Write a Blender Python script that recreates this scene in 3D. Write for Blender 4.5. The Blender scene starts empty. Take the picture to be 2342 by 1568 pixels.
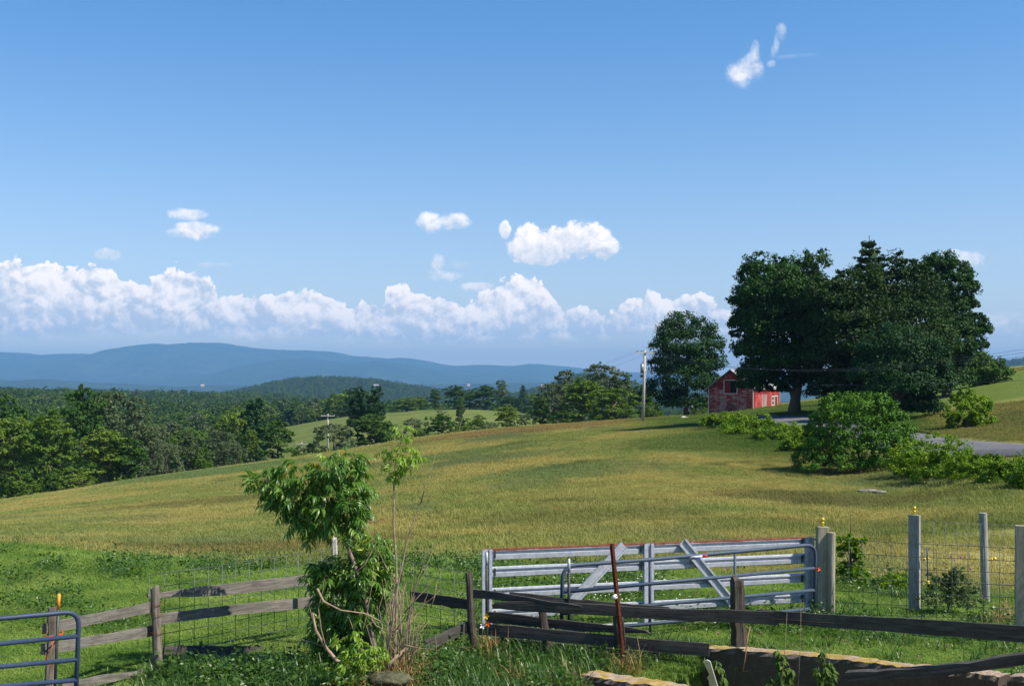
import bpy, bmesh, math, random
import numpy as np
from mathutils import Vector, Matrix

# ------------------------------------------------------------------ camera, light, sky
SC = bpy.context.scene
COL = SC.collection
F, UC, VH = 2700.0, 1171.0, 885.0          # focal length, centre column and horizon row of the photo (2342 wide)
SUN_EL, SUN_SIDE = math.radians(49), math.radians(20)     # sun from the right, a little behind the camera
SUN = Vector((math.cos(SUN_SIDE)*math.cos(SUN_EL), -math.sin(SUN_SIDE)*math.cos(SUN_EL), math.sin(SUN_EL)))
cam = bpy.data.cameras.new('camera'); cam_o = bpy.data.objects.new('camera', cam); COL.objects.link(cam_o)
cam.sensor_width = 36; cam.lens = 36*F/2342; cam.shift_y = (VH-784)/2342
cam.clip_start = 0.1; cam.clip_end = 80000
cam_o.location = (0, 0, 0); cam_o.rotation_euler = (math.radians(90), 0, 0)
SC.camera = cam_o
SC.view_settings.view_transform = 'Standard'; SC.view_settings.look = 'None'
SC.view_settings.gamma = 1; SC.view_settings.exposure = 1.0; SC.view_settings.use_curve_mapping = False
SC.render.engine = 'CYCLES'
SC.cycles.max_bounces = 6; SC.cycles.diffuse_bounces = 3; SC.cycles.glossy_bounces = 2
SC.cycles.transmission_bounces = 3; SC.cycles.volume_bounces = 0; SC.cycles.transparent_max_bounces = 6
sun = bpy.data.lights.new('sun', 'SUN'); sun.energy = 4.3; sun.angle = math.radians(0.53); sun.color = (1.0, 0.92, 0.80)
sun_o = bpy.data.objects.new('sun', sun); COL.objects.link(sun_o)
sun_o.rotation_euler = SUN.to_track_quat('Z', 'Y').to_euler(); sun_o.location = (30, -30, 60)
world = bpy.data.worlds.new('World'); SC.world = world; world.use_nodes = True
SKY_STRENGTH = 0.070
HAZE_DENSITY, HAZE_COLOR = 7.6e-5, (0.215, 0.475, 0.84)


class NT:
    """small helper to write node trees as expressions"""
    def __init__(s, tree):
        s.t = tree; s.t.nodes.clear()
    def node(s, typ, ins=(), out=0, **props):
        n = s.t.nodes.new(typ)
        for k, v in props.items(): setattr(n, k, v)
        items = ins.items() if isinstance(ins, dict) else enumerate(ins)
        for k, v in items:
            if v is None: continue
            if isinstance(v, bpy.types.NodeSocket): s.t.links.new(v, n.inputs[k])
            else:
                try: n.inputs[k].default_value = v
                except Exception: n.inputs[k].default_value = (*v, 1.0)
        return n.outputs[out] if out is not None else n
    def m(s, op, a, b=None, c=None, clamp=False):
        return s.node('ShaderNodeMath', [a, b, c], operation=op, use_clamp=clamp)
    def add(s, a, b): return s.m('ADD', a, b)
    def sub(s, a, b): return s.m('SUBTRACT', a, b)
    def mul(s, a, b): return s.m('MULTIPLY', a, b)
    def sstep(s, x, a, b):
        return s.node('ShaderNodeMapRange', {0: x, 1: a, 2: b, 3: 0.0, 4: 1.0}, interpolation_type='SMOOTHSTEP')
    def lin(s, x, a, b, c, d):
        return s.node('ShaderNodeMapRange', {0: x, 1: a, 2: b, 3: c, 4: d})
    def mixc(s, f, a, b, blend='MIX'):
        n = s.t.nodes.new('ShaderNodeMix'); n.data_type = 'RGBA'; n.blend_type = blend
        for k, v in ((0, f), (6, a), (7, b)):
            if isinstance(v, bpy.types.NodeSocket): s.t.links.new(v, n.inputs[k])
            else: n.inputs[k].default_value = v if k == 0 else (*v[:3], 1.0)
        return n.outputs[2]
    def noise(s, vec, scale, detail=4, rough=0.55, dist=0.0, out=0):
        return s.node('ShaderNodeTexNoise', {'Vector': vec, 'Scale': scale, 'Detail': detail, 'Roughness': rough, 'Distortion': dist}, out=out)
    def comb(s, x, y, z=0.0): return s.node('ShaderNodeCombineXYZ', [x, y, z])
    def sep(s, v):
        n = s.node('ShaderNodeSeparateXYZ', [v], out=None); return n.outputs
    def vscale(s, v, sc): return s.node('ShaderNodeVectorMath', [v, sc], operation='MULTIPLY')
    def vadd(s, v, o): return s.node('ShaderNodeVectorMath', [v, o], operation='ADD')


def sky_world():
    n = NT(world.node_tree)
    sky = n.t.nodes.new('ShaderNodeTexSky'); sky.sky_type = 'NISHITA'; sky.sun_disc = False
    sky.sun_elevation = SUN_EL
    sky.sun_rotation = math.atan2(SUN.x, SUN.y)
    sky.altitude = 300; sky.air_density = 1.0; sky.dust_density = 0.6; sky.ozone_density = 2.2
    d = n.node('ShaderNodeTexCoord', out=None).outputs['Generated']
    X, Y, Z = n.sep(d)[:3]
    az = n.m('ARCTAN2', X, Y)
    hyp = n.m('SQRT', n.add(n.mul(X, X), n.mul(Y, Y)))
    te = n.m('DIVIDE', Z, n.m('MAXIMUM', hyp, 0.001))
    A = lambda u: math.atan((u-UC)/F)
    T = lambda u, v: (VH-v)/F*math.cos(A(u))
    # puffy texture in direction space
    def puffs(p):
        w = n.noise(p, 26, 3, 0.6, out=1)
        p2 = n.vadd(p, n.vscale(n.vadd(w, (-0.5, -0.5, -0.5)), (0.022, 0.022, 0.022)))
        tot = None
        for sc, am in ((38, 0.46), (85, 0.28), (190, 0.16), (420, 0.10)):
            v = n.node('ShaderNodeTexVoronoi', {'Vector': p2, 'Scale': sc, 'Smoothness': 0.6}, feature='SMOOTH_F1')
            v = n.mul(n.sub(0.75, v), am)
            tot = v if tot is None else n.add(tot, v)
        return tot
    P = n.comb(az, te, 0.0)
    big = n.noise(P, 16, 5, 0.6)
    N0 = puffs(P)
    Pl = n.vadd(P, (0.0032, 0.0048, 0.0))
    N1 = puffs(Pl)
    relief = n.mul(n.sub(N0, N1), 3.4)
    fine = n.noise(P, 260, 4, 0.6)
    # the long bank of cumulus near the horizon
    tops = [(-80,600),(0,590),(60,600),(125,588),(190,592),(260,604),(295,628),(335,620),(400,602),(440,614),(488,636),(500,668),(525,674),(580,660),(640,657),(700,650),
            (740,667),(785,674),(803,694),(830,672),(855,676),(872,704),(886,644),(925,630),(960,648),(1000,662),(1050,680),(1125,650),(1150,620),(1200,617),(1240,640),
            (1290,684),(1340,690),(1385,716),(1405,688),(1440,676),(1500,664),(1560,658),(1620,672),(1680,690),(1800,694),(1950,700),(2100,690),(2215,695),(2245,735),(2290,752),(2420,750)]
    fc = n.t.nodes.new('ShaderNodeFloatCurve'); cv = fc.mapping.curves[0]
    a0, a1, tmax = A(-80), A(2420), 0.13
    pts = [((A(u)-a0)/(a1-a0), T(u, v)/tmax) for u, v in tops]
    cv.points[0].location = pts[0]; cv.points[1].location = pts[-1]
    for p_ in pts[1:-1]: cv.points.new(*p_)
    for p_ in cv.points: p_.handle_type = 'VECTOR'
    fc.mapping.update()
    n.t.links.new(n.lin(az, a0, a1, 0.0, 1.0), fc.inputs['Value'])
    top = n.mul(fc.outputs[0], tmax)
    other = n.lin(n.noise(n.comb(az, 0.3), 3.0, 3), 0.35, 0.7, 0.055, 0.11)
    outside = n.m('GREATER_THAN', n.m('ABSOLUTE', az), 0.44)
    top = n.add(n.mul(top, n.sub(1.0, outside)), n.mul(other, outside))
    base = n.lin(n.noise(n.comb(n.mul(az, 0.4), 0.7), 12, 3), 0.3, 0.7, 0.043, 0.050)
    nn = n.mul(n.sub(N0, 0.36), 0.040)
    nn = n.add(nn, n.mul(n.sub(fine, 0.5), 0.0035))
    dt = n.add(n.sub(top, te), nn)
    db = n.add(n.mul(n.sub(te, base), 1.0), n.mul(n.sub(big, 0.5), 0.012))
    aT = n.sstep(dt, 0.0, 0.0022)
    aB = n.sstep(db, -0.010, 0.001)
    alpha = n.mul(n.mul(aT, aB), n.lin(big, 0.30, 0.50, 0.96, 1.0))
    hrel = n.m('DIVIDE', n.sub(te, base), n.m('MAXIMUM', n.sub(top, base), 0.005))
    lit = n.add(n.add(0.52, relief), n.mul(n.sub(hrel, 0.5), 0.60))
    lit = n.add(lit, n.mul(n.sub(n.noise(n.vadd(P, (0.3, 0.1, 0.0)), 34, 4, 0.6), 0.5), 2.6))
    # thin flat streaks under the bank
    st = n.noise(n.comb(n.mul(az, 1.0), n.mul(te, 9.0)), 9, 4, 0.55)
    stb = n.mul(n.sstep(te, 0.028, 0.042), n.sub(1.0, n.sstep(te, 0.052, 0.060)))
    sa = n.mul(n.mul(n.sstep(st, 0.50, 0.68), stb), 0.65)
    alpha = n.m('MAXIMUM', alpha, sa)
    # single clouds: (u, v, half width, half height, opacity, softness)
    blobs = [(425,488,46,17,.72),(452,524,52,22,.8),(410,532,32,12,.6),(990,503,36,26,.78),(1035,502,46,25,.78),(1210,542,46,46,.98),(1260,560,110,46,.99),(1285,548,70,44,.99),(1335,542,66,54,.99),(1385,565,38,40,.9),(1157,524,16,26,.85),
             (1002,598,20,28,.62),(1055,606,34,20,.38),(1020,628,52,18,.6),(2212,592,44,22,.62),(2172,580,24,13,.5),(1690,170,34,26,.62),(1712,158,32,32,.62),(1700,190,26,20,.40),(1727,122,13,34,.50),(1718,140,18,22,.50),
             (1786,76,14,22,.34),(1776,98,9,24,.34),(1768,118,8,18,.22),(1764,146,11,9,.26),(250,580,36,17,.50),(1090,655,46,16,.7),(490,605,40,8,.2),(1830,128,60,6,.10)]
    wob = n.add(0.34, n.mul(n.sub(N0, 0.36), 2.4))
    wob = n.add(wob, n.add(n.mul(n.sub(fine, 0.5), 0.5), n.mul(n.sub(big, 0.5), 0.7)))
    bl = None; bh = None
    for (u, v, ru, rv, op) in blobs:
        ex = n.mul(n.sub(az, A(u)), F/ru); ey = n.mul(n.sub(te, T(u, v)), F/rv)
        if v > 300: ey = n.m('MAXIMUM', ey, n.mul(ey, 1.25))
        r2 = n.add(n.mul(ex, ex), n.mul(ey, ey))
        f = n.add(n.sub(1.0, r2), wob)
        soft = 0.50 if op > 0.8 else (0.95 if v > 300 else 1.3)
        a_ = n.mul(n.sstep(f, 0.0, soft), op)
        bl = a_ if bl is None else n.m('MAXIMUM', bl, a_)
        h = n.mul(n.mul(n.sstep(f, -0.3, 0.5), n.m('MINIMUM', ey, 1.0)), 1.0)
        bh = h if bh is None else n.node('ShaderNodeMix', {0: n.sstep(f, 0.0, 0.4), 2: bh, 3: h}, data_type='FLOAT')
    litb = n.add(n.add(0.50, n.mul(relief, 0.8)), n.mul(bh, 0.55))
    usebl = n.m('GREATER_THAN', bl, alpha)
    lit = n.node('ShaderNodeMix', {0: usebl, 2: lit, 3: litb}, data_type='FLOAT')
    alpha = n.m('MAXIMUM', alpha, bl)
    lit = n.m('MINIMUM', n.m('MAXIMUM', lit, 0.0), 1.0)
    ccol = n.mixc(lit, (0.55, 0.59, 0.655), (1.08, 0.975, 0.885))
    tint = n.mixc(0.5, sky.outputs[0], sky.outputs[0])
    skyc = n.mixc(1.0, sky.outputs[0], n.mixc(n.sstep(te, -0.05, 0.38), (1.40, 1.20, 1.15), (0.50, 0.93, 1.22)), 'MULTIPLY')
    bg1 = n.node('ShaderNodeBackground', {0: skyc, 1: SKY_STRENGTH})
    bg2 = n.node('ShaderNodeBackground', {0: ccol, 1: 0.72})
    mx = n.node('ShaderNodeMixShader', [alpha, bg1, bg2])
    n.node('ShaderNodeOutputWorld', {0: mx}, out=None)
sky_world()

# ------------------------------------------------------------------ helpers
def at(u, v, y):
    return Vector(((u-UC)/F*y, y, (VH-v)/F*y))

def tag(o, label=None, cat=None, group=None, kind=None):
    if label: o['label'] = label
    if cat: o['category'] = cat
    if group: o['group'] = group
    if kind: o['kind'] = kind
    return o

def empty(name, loc=(0, 0, 0), rz=0.0, label=None, cat=None, group=None):
    o = bpy.data.objects.new(name, None); COL.objects.link(o)
    o.location = loc; o.rotation_euler = (0, 0, rz); o.empty_display_size = 0.2
    return tag(o, label, cat, group)

def fastmesh(name, V, Fs, mat=None, smooth=False, attrs=None):
    """V (n,3); Fs list of int arrays (m,k)"""
    me = bpy.data.meshes.new(name)
    V = np.asarray(V, dtype=np.float32)
    Fs = [np.asarray(f, dtype=np.int32) for f in (Fs if isinstance(Fs, list) else [Fs])]
    Fs = [f for f in Fs if f.size]
    loops = np.concatenate([f.ravel() for f in Fs])
    tot = np.concatenate([np.full(len(f), f.shape[1], dtype=np.int32) for f in Fs])
    start = np.concatenate([[0], np.cumsum(tot)[:-1]]).astype(np.int32)
    me.vertices.add(len(V)); me.vertices.foreach_set('co', V.ravel())
    me.loops.add(len(loops)); me.loops.foreach_set('vertex_index', loops)
    me.polygons.add(len(tot)); me.polygons.foreach_set('loop_start', start)
    try: me.polygons.foreach_set('loop_total', tot)
    except Exception: pass
    me.polygons.foreach_set('use_smooth', np.full(len(tot), smooth, dtype=bool))
    for k, a in (attrs or {}).items():
        at_ = me.attributes.new(k, 'FLOAT', 'POINT'); at_.data.foreach_set('value', np.asarray(a, dtype=np.float32))
    me.update(calc_edges=True)
    if mat: me.materials.append(mat)
    return me

def add_obj(name, me, parent=None, loc=None, rot=None, scale=None):
    o = bpy.data.objects.new(name, me); COL.objects.link(o)
    if parent: o.parent = parent
    if loc is not None: o.location = loc
    if rot is not None: o.rotation_euler = rot
    if scale is not None: o.scale = scale
    return o

class MB:
    """collects verts and faces of one mesh"""
    def __init__(s): s.v = []; s.f = []
    def box(s, lo, hi):
        b = len(s.v); (x0, y0, z0), (x1, y1, z1) = lo, hi
        s.v += [(x0,y0,z0),(x1,y0,z0),(x1,y1,z0),(x0,y1,z0),(x0,y0,z1),(x1,y0,z1),(x1,y1,z1),(x0,y1,z1)]
        s.f += [tuple(b+i for i in q) for q in ((0,3,2,1),(4,5,6,7),(0,1,5,4),(1,2,6,5),(2,3,7,6),(3,0,4,7))]
        return s
    def tube(s, pts, r, n=8, cap=True):
        pts = [Vector(p) for p in pts]; rs = r if hasattr(r, '__len__') else [r]*len(pts)
        b = len(s.v); t0 = (pts[1]-pts[0]).normalized()
        ref = Vector((0, 0, 1)) if abs(t0.z) < 0.9 else Vector((1, 0, 0))
        nx = t0.cross(ref).normalized()
        for i, p in enumerate(pts):
            t = (pts[min(i+1, len(pts)-1)]-pts[max(i-1, 0)]).normalized()
            nx = (nx-t*nx.dot(t)).normalized(); ny = t.cross(nx)
            for k in range(n):
                a = 2*math.pi*k/n
                s.v.append(tuple(p+(nx*math.cos(a)+ny*math.sin(a))*rs[i]))
        for i in range(len(pts)-1):
            for k in range(n):
                s.f.append((b+i*n+k, b+i*n+(k+1) % n, b+(i+1)*n+(k+1) % n, b+(i+1)*n+k))
        if cap:
            s.f.append(tuple(b+k for k in range(n))[::-1]); s.f.append(tuple(b+(len(pts)-1)*n+k for k in range(n)))
        return s
    def poly(s, pts):
        b = len(s.v); s.v += [tuple(p) for p in pts]; s.f.append(tuple(range(b, b+len(pts)))); return s
    def prism(s, prof, x0, x1):
        """closed profile (y,z) extruded along x"""
        b = len(s.v); n = len(prof)
        s.v += [(x0, p[0], p[1]) for p in prof]+[(x1, p[0], p[1]) for p in prof]
        for k in range(n): s.f.append((b+k, b+(k+1) % n, b+n+(k+1) % n, b+n+k))
        s.f.append(tuple(b+k for k in range(n))[::-1]); s.f.append(tuple(b+n+k for k in range(n)))
        return s
    def mesh(s, name, mat, smooth=False):
        me = bpy.data.meshes.new(name); me.from_pydata(s.v, [], s.f)
        me.polygons.foreach_set('use_smooth', [smooth]*len(me.polygons)); me.materials.append(mat); me.update()
        return me
    def build(s, name, mat, parent=None, smooth=False, **k): return add_obj(name, s.mesh(name, mat, smooth), parent, **k)

# ------------------------------------------------------------------ terrain
YK = [2, 12, 18, 22, 26, 30, 45, 60, 72, 90, 120, 150, 180, 220, 300, 400, 500, 700, 1000, 1400, 1900, 2600, 3600, 5200, 9000]
TT = {  # column u -> ground height (eye = 0) at the distances YK
 -900: [-3.65,-3.65,-3.7,-3.7,-3.7,-4.2,-6.2,-8,-9.5,-11.5,-14.5,-18,-21,-24,-28,-28,-27,-25,-20,-14,-30,-60,-70,-70,-70],
 0:    [-3.65,-3.65,-3.7,-3.75,-3.7,-3.85,-5.9,-7.1,-8.3,-9.9,-12.2,-14.6,-18.5,-23,-28,-28,-27,-25,-19,-13,-30,-60,-70,-70,-70],
 400:  [-3.65,-3.65,-3.7,-3.75,-3.85,-4.4,-5.9,-6.9,-7.7,-8.8,-10.1,-11.1,-13.4,-19,-27,-30,-31,-29,-24,-17,-30,-60,-70,-70,-70],
 600:  [-3.65,-3.65,-3.7,-3.75,-3.95,-4.4,-5.8,-6.7,-7.3,-8.3,-9.4,-10.2,-11.3,-16,-22,-19,-18,-27,-26,-20,-32,-60,-70,-70,-70],
 800:  [-3.65,-3.65,-3.7,-3.75,-3.9,-4.3,-5.6,-6.3,-6.8,-7.5,-8.3,-9.0,-9.5,-13,-15,-12.5,-11,-24,-32,-34,-38,-60,-70,-70,-70],
 1000: [-3.65,-3.65,-3.65,-3.7,-3.85,-4.2,-5.2,-5.8,-6.2,-6.6,-6.95,-7.1,-7.3,-9.8,-12.2,-9.8,-8.2,-22,-34,-40,-44,-60,-70,-70,-70],
 1200: [-3.65,-3.65,-3.65,-3.7,-3.85,-4.1,-4.9,-5.3,-5.5,-5.7,-5.8,-5.8,-5.75,-8.5,-12,-10,-9.5,-24,-36,-44,-48,-60,-70,-70,-70],
 1500: [-3.65,-3.65,-3.65,-3.7,-3.85,-4.05,-4.6,-4.8,-4.9,-4.9,-4.7,-4.35,-4.6,-7.5,-14,-20,-24,-32,-40,-46,-50,-60,-70,-70,-70],
 1620: [-3.65,-3.65,-3.65,-3.7,-3.85,-4.0,-4.6,-4.85,-4.9,-4.8,-4.3,-4.0,-3.9,-6.0,-12,-20,-24,-32,-40,-46,-50,-60,-70,-70,-70],
 1750: [-3.65,-3.65,-3.65,-3.7,-3.85,-4.0,-4.6,-4.95,-5.05,-4.7,-3.45,-3.1,-3.1,-4.0,-9,-18,-24,-32,-40,-46,-50,-60,-70,-70,-70],
 1830: [-3.65,-3.65,-3.65,-3.7,-3.85,-4.0,-4.7,-5.1,-5.2,-4.6,-2.6,-2.3,-2.5,-3.0,-6,-14,-24,-32,-40,-46,-50,-60,-70,-70,-70],
 2000: [-3.65,-3.65,-3.7,-3.75,-3.9,-4.1,-4.8,-5.2,-5.2,-3.8,-2.9,-1.9,-0.9,0.6,2.4,3,2,-5,-20,-40,-50,-60,-70,-70,-70],
 2180: [-3.65,-3.65,-3.75,-3.8,-3.9,-4.05,-4.6,-5.0,-4.3,-3.3,-2.0,-0.4,0.9,2.4,4.0,4.0,3,-4,-20,-40,-50,-60,-70,-70,-70],
 2342: [-3.65,-3.65,-3.75,-3.8,-3.9,-4.0,-4.25,-3.65,-3.5,-2.7,-0.6,1.2,2.7,4.1,5.4,5.2,4,-4,-20,-40,-50,-60,-70,-70,-70],
 2800: [-3.65,-3.65,-3.75,-3.8,-3.8,-3.7,-3.5,-3.2,-2.8,-1.8,0.6,2.6,4.4,6.2,8.0,8,7,0,-15,-40,-50,-60,-70,-70,-70],
 3600: [-3.65,-3.65,-3.75,-3.8,-3.7,-3.5,-3.0,-2.4,-1.8,-0.4,2.0,4.2,6.4,8.8,11,11,10,3,-10,-40,-50,-60,-70,-70,-70],
}
_uc = np.array(sorted(TT)); _tab = np.array([TT[k] for k in sorted(TT)], dtype=float)
_LY = np.linspace(math.log(2), math.log(9000), 400)
_UG = np.linspace(-1000, 3700, 190)
_a = np.array([np.interp(_LY, np.log(YK), row) for row in _tab])
_g = np.array([np.interp(_UG, _uc, _a[:, j]) for j in range(len(_LY))]).T
def _blur(g, w, ax):
    k = np.hanning(2*w+3)[1:-1]; k /= k.sum()
    pad = [(0, 0), (0, 0)]; pad[ax] = (w, w)
    gp = np.pad(g, pad, mode='edge')
    return np.apply_along_axis(lambda r: np.convolve(r, k, mode='valid'), ax, gp)
_g = _blur(_blur(_g, 5, 1), 5, 0)

_rn = np.random.RandomState(5)
_lat = _rn.rand(64, 64)
def vnoise(x, y):
    x = np.asarray(x, float); y = np.asarray(y, float)
    xi = np.floor(x).astype(int); yi = np.floor(y).astype(int); fx = x-xi; fy = y-yi
    fx = fx*fx*(3-2*fx); fy = fy*fy*(3-2*fy)
    g = lambda a, b: _lat[a % 64, b % 64]
    return (g(xi, yi)*(1-fx)+g(xi+1, yi)*fx)*(1-fy)+(g(xi, yi+1)*(1-fx)+g(xi+1, yi+1)*fx)*fy
def fbm(x, y, o=4):
    s = 0; a = 0.5
    for i in range(o): s = s+a*(vnoise(x*2**i+i*17.3, y*2**i+i*9.1)-0.5); a *= 0.5
    return s

W0, W1 = np.array([2.5, 15.9]), np.array([5.95, 13.05])       # line of the retaining wall (front edge of its top)
_wd = (W1-W0)/np.linalg.norm(W1-W0); _wn = np.array([_wd[1], -_wd[0]])   # towards the camera
def zf(x, y):
    x = np.asarray(x, float); y = np.asarray(y, float)
    yy = np.clip(y, 2.0, 8900.0); u = np.clip(x/np.maximum(yy, 9.0)*F+UC, -990, 3690)
    fu = (u-_UG[0])/(_UG[1]-_UG[0]); fy = (np.log(yy)-_LY[0])/(_LY[1]-_LY[0])
    i = np.clip(fu.astype(int), 0, len(_UG)-2); j = np.clip(fy.astype(int), 0, len(_LY)-2)
    a = fu-i; b = fy-j
    z = (_g[i, j]*(1-a)+_g[i+1, j]*a)*(1-b)+(_g[i, j+1]*(1-a)+_g[i+1, j+1]*a)*b
    z = z + fbm(x*0.12, y*0.12, 3)*0.28*np.clip((yy-14)/20, 0, 1)*np.clip((400-yy)/200, 0, 1) + fbm(x*0.7, y*0.7, 3)*0.10
    z = z + fbm(x*0.006+3, y*0.006, 4)*np.clip((yy-500)/600, 0, 1)*26
    # hills in the middle distance
    def hill(cu, cy, h, su, sy):
        cx = (cu-UC)/F*cy
        return h*np.exp(-((x-cx)/su)**2-((y-cy)/sy)**2)
    z = z + hill(690, 3000, 43, 250, 420) + hill(905, 3150, 46, 400, 420) + hill(1340, 2900, 52, 110, 350) + hill(1480, 3000, 46, 240, 350) + hill(2450, 4200, 175, 600, 500) + hill(60, 5200, 56, 1600, 600)
    # yard below the retaining wall
    d = (x-W0[0])*_wn[0]+(y-W0[1])*_wn[1]
    t = (x-W0[0])*_wd[0]+(y-W0[1])*_wd[1]
    s = np.clip((d+0.20)/0.35, 0, 1); e = np.clip((t+0.1)/0.6, 0, 1)
    z = z-1.2*s*s*(3-2*s)*e*np.clip((19-yy)/1.0, 0, 1)
    return z
def gz(x, y): return float(zf(np.array([x]), np.array([y]))[0])
def gp(x, y, dz=0.0): return Vector((x, y, gz(x, y)+dz))
def ux(u, y): return (u-UC)/F*y

# ------------------------------------------------------------------ materials
def new_mat(name):
    m = bpy.data.materials.new(name); m.use_nodes = True
    return m, NT(m.node_tree)

def principled(n, col, rough=0.8, spec=0.2, metal=0.0, bump=None, bstr=0.3, bdist=0.02):
    ins = {'Base Color': col, 'Roughness': rough, 'Metallic': metal, 'Specular IOR Level': spec}
    if bump is not None:
        ins['Normal'] = n.node('ShaderNodeBump', {'Strength': bstr, 'Distance': bdist, 'Height': bump})
    p = n.node('ShaderNodeBsdfPrincipled', ins)
    n.node('ShaderNodeOutputMaterial', {0: p}, out=None)
    return p

def field_color(n, pos):
    """colour of the meadow as a function of place: lush green near the gate, golden hay beyond, blue-green and reddish patches"""
    X, Y, Z = n.sep(pos)[:3]
    pn = n.vscale(pos, (0.9, 0.75, 0.0))
    a = n.noise(pn, 0.085, 5, 0.62, 0.6); b = n.noise(n.vadd(pn, (40, 7, 0)), 0.16, 5, 0.6, 0.8)
    c = n.noise(n.vadd(pn, (-30, 90, 0)), 0.05, 4, 0.55, 0.3); f = n.noise(pn, 1.3, 4, 0.6)
    gold = n.mixc(n.sstep(f, 0.3, 0.7), (0.300, 0.252, 0.074), (0.405, 0.352, 0.116))
    olive = n.mixc(n.sstep(f, 0.3, 0.7), (0.172, 0.205, 0.052), (0.262, 0.288, 0.080))
    col = n.mixc(n.sstep(a, 0.38, 0.60), gold, olive)
    col = n.mixc(n.mul(n.sstep(b, 0.60, 0.74), 0.65), col, (0.30, 0.185, 0.085))
    col = n.mixc(n.mul(n.sstep(c, 0.55, 0.66), 0.75), col, (0.125, 0.165, 0.070))
    col = n.mixc(n.mul(n.sstep(n.noise(n.vadd(pn, (11, -60, 0)), 0.11, 5, 0.6, 0.7), 0.58, 0.68), 0.75), col, (0.115, 0.125, 0.036))
    def patch(cx, cy, rx, ry, c_, amt):
        e1 = n.m('POWER', n.mul(n.sub(X, cx), 1.0/rx), 2.0); e2 = n.m('POWER', n.mul(n.sub(Y, cy), 1.0/ry), 2.0)
        q = n.add(n.add(e1, e2), n.mul(n.sub(f, 0.5), 1.5)); q = n.add(q, n.mul(n.sub(b, 0.5), 1.6))
        return n.mixc(n.mul(n.sub(1.0, n.sstep(q, 0.45, 1.15)), amt), col, c_)
    col = patch(-38, 150, 15, 18, (0.120, 0.185, 0.060), 0.85)
    col = patch(4.2, 74, 7.5, 8, (0.130, 0.185, 0.070), 0.55)
    col = patch(0.7, 64, 2.6, 4, (0.130, 0.185, 0.070), 0.6)
    col = patch(-8, 112, 12, 8, (0.125, 0.175, 0.060), 0.6)
    col = patch(16, 98, 9, 12, (0.100, 0.150, 0.035), 0.75)
    col = patch(6, 160, 24, 16, (0.240, 0.150, 0.062), 0.7)
    col = patch(-9, 36, 7, 5, (0.125, 0.105, 0.036), 0.6)
    col = patch(-22, 84, 9, 6, (0.120, 0.120, 0.036), 0.6)
    col = patch(14, 52, 6, 5, (0.135, 0.110, 0.042), 0.6)
    col = patch(2, 42, 5, 4, (0.150, 0.150, 0.045), 0.5)
    col = patch(11, 36, 6, 4, (0.130, 0.170, 0.045), 0.6)
    green = n.mixc(n.sstep(n.noise(pos, 0.9, 5, 0.65), 0.3, 0.7), (0.105, 0.205, 0.030), (0.260, 0.360, 0.075))
    green = n.mixc(n.mul(n.sstep(b, 0.5, 0.65), 0.4), green, (0.26, 0.31, 0.09))
    edge = n.add(n.sub(n.sub(25.3, n.mul(X, 0.34)), Y), n.mul(n.sub(b, 0.5), 7.0))
    near = n.sstep(edge, -0.8, 0.8)
    col = n.mixc(near, col, green)
    # mown green strip on the right-hand hill, verge by the road, greener far pasture
    r = n.m('DIVIDE', X, n.m('MAXIMUM', Y, 1.0))
    hillm = n.mul(n.sstep(r, 0.335, 0.36), n.sstep(Y, 66.0, 74.0))
    strip = n.mul(hillm, n.mul(n.sstep(Y, 112.0, 120.0), n.sub(1.0, n.sstep(Y, 176.0, 186.0))))
    col = n.mixc(n.mul(hillm, 0.45), col, (0.20, 0.17, 0.045))
    col = n.mixc(n.mul(strip, 0.85), col, (0.085, 0.145, 0.022))
    verge = n.mul(n.mul(n.sstep(X, 12.0, 20.0), n.sstep(Y, 76.0, 84.0)), n.sub(1.0, n.sstep(r, 0.34, 0.37)))
    verge = n.mul(verge, n.sub(1.0, n.sstep(Y, 165.0, 175.0)))
    col = n.mixc(n.mul(verge, 0.8), col, (0.075, 0.140, 0.022))
    far = n.sstep(Y, 240.0, 290.0)
    col = n.mixc(far, col, n.mixc(n.sstep(a, 0.4, 0.6), (0.155, 0.180, 0.045), (0.115, 0.155, 0.038)))
    vfar = n.sstep(Y, 560.0, 640.0)
    col = n.mixc(vfar, col, (0.030, 0.055, 0.018))
    return col

def mat_ground():
    m, n = new_mat('meadow_ground')
    pos = n.node('ShaderNodeNewGeometry', out=0)
    col = field_color(n, pos)
    k = n.noise(pos, 3.0, 6, 0.7)
    col = n.mixc(1.0, col, n.mixc(n.sstep(k, 0.25, 0.75), (0.66, 0.66, 0.66), (1.0, 1.0, 1.0)), 'MULTIPLY')
    X, Y, Z = n.sep(pos)[:3]
    # trodden earth at the far left
    ex = n.m('POWER', n.m('DIVIDE', n.add(X, 12.2), 1.7), 2.0); ey = n.m('POWER', n.m('DIVIDE', n.sub(Y, 26.0), 0.9), 2.0)
    dm = n.sub(1.0, n.sstep(n.add(n.add(ex, ey), n.mul(n.sub(k, 0.5), 1.2)), 0.5, 1.0))
    yard = n.mul(n.sstep(n.sub(n.add(n.mul(X, 0.64), n.mul(n.sub(15.9, Y), 0.77)), 1.5), 0.3, 0.7), n.sub(1.0, n.sstep(Y, 16.0, 17.0)))
    col = n.mixc(n.m('MAXIMUM', dm, n.mul(yard, n.sstep(X, 2.5, 3.2))), col, (0.16, 0.095, 0.055))
    principled(n, col, 0.95, 0.05, bump=k, bstr=0.8, bdist=0.15)
    return m

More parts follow.
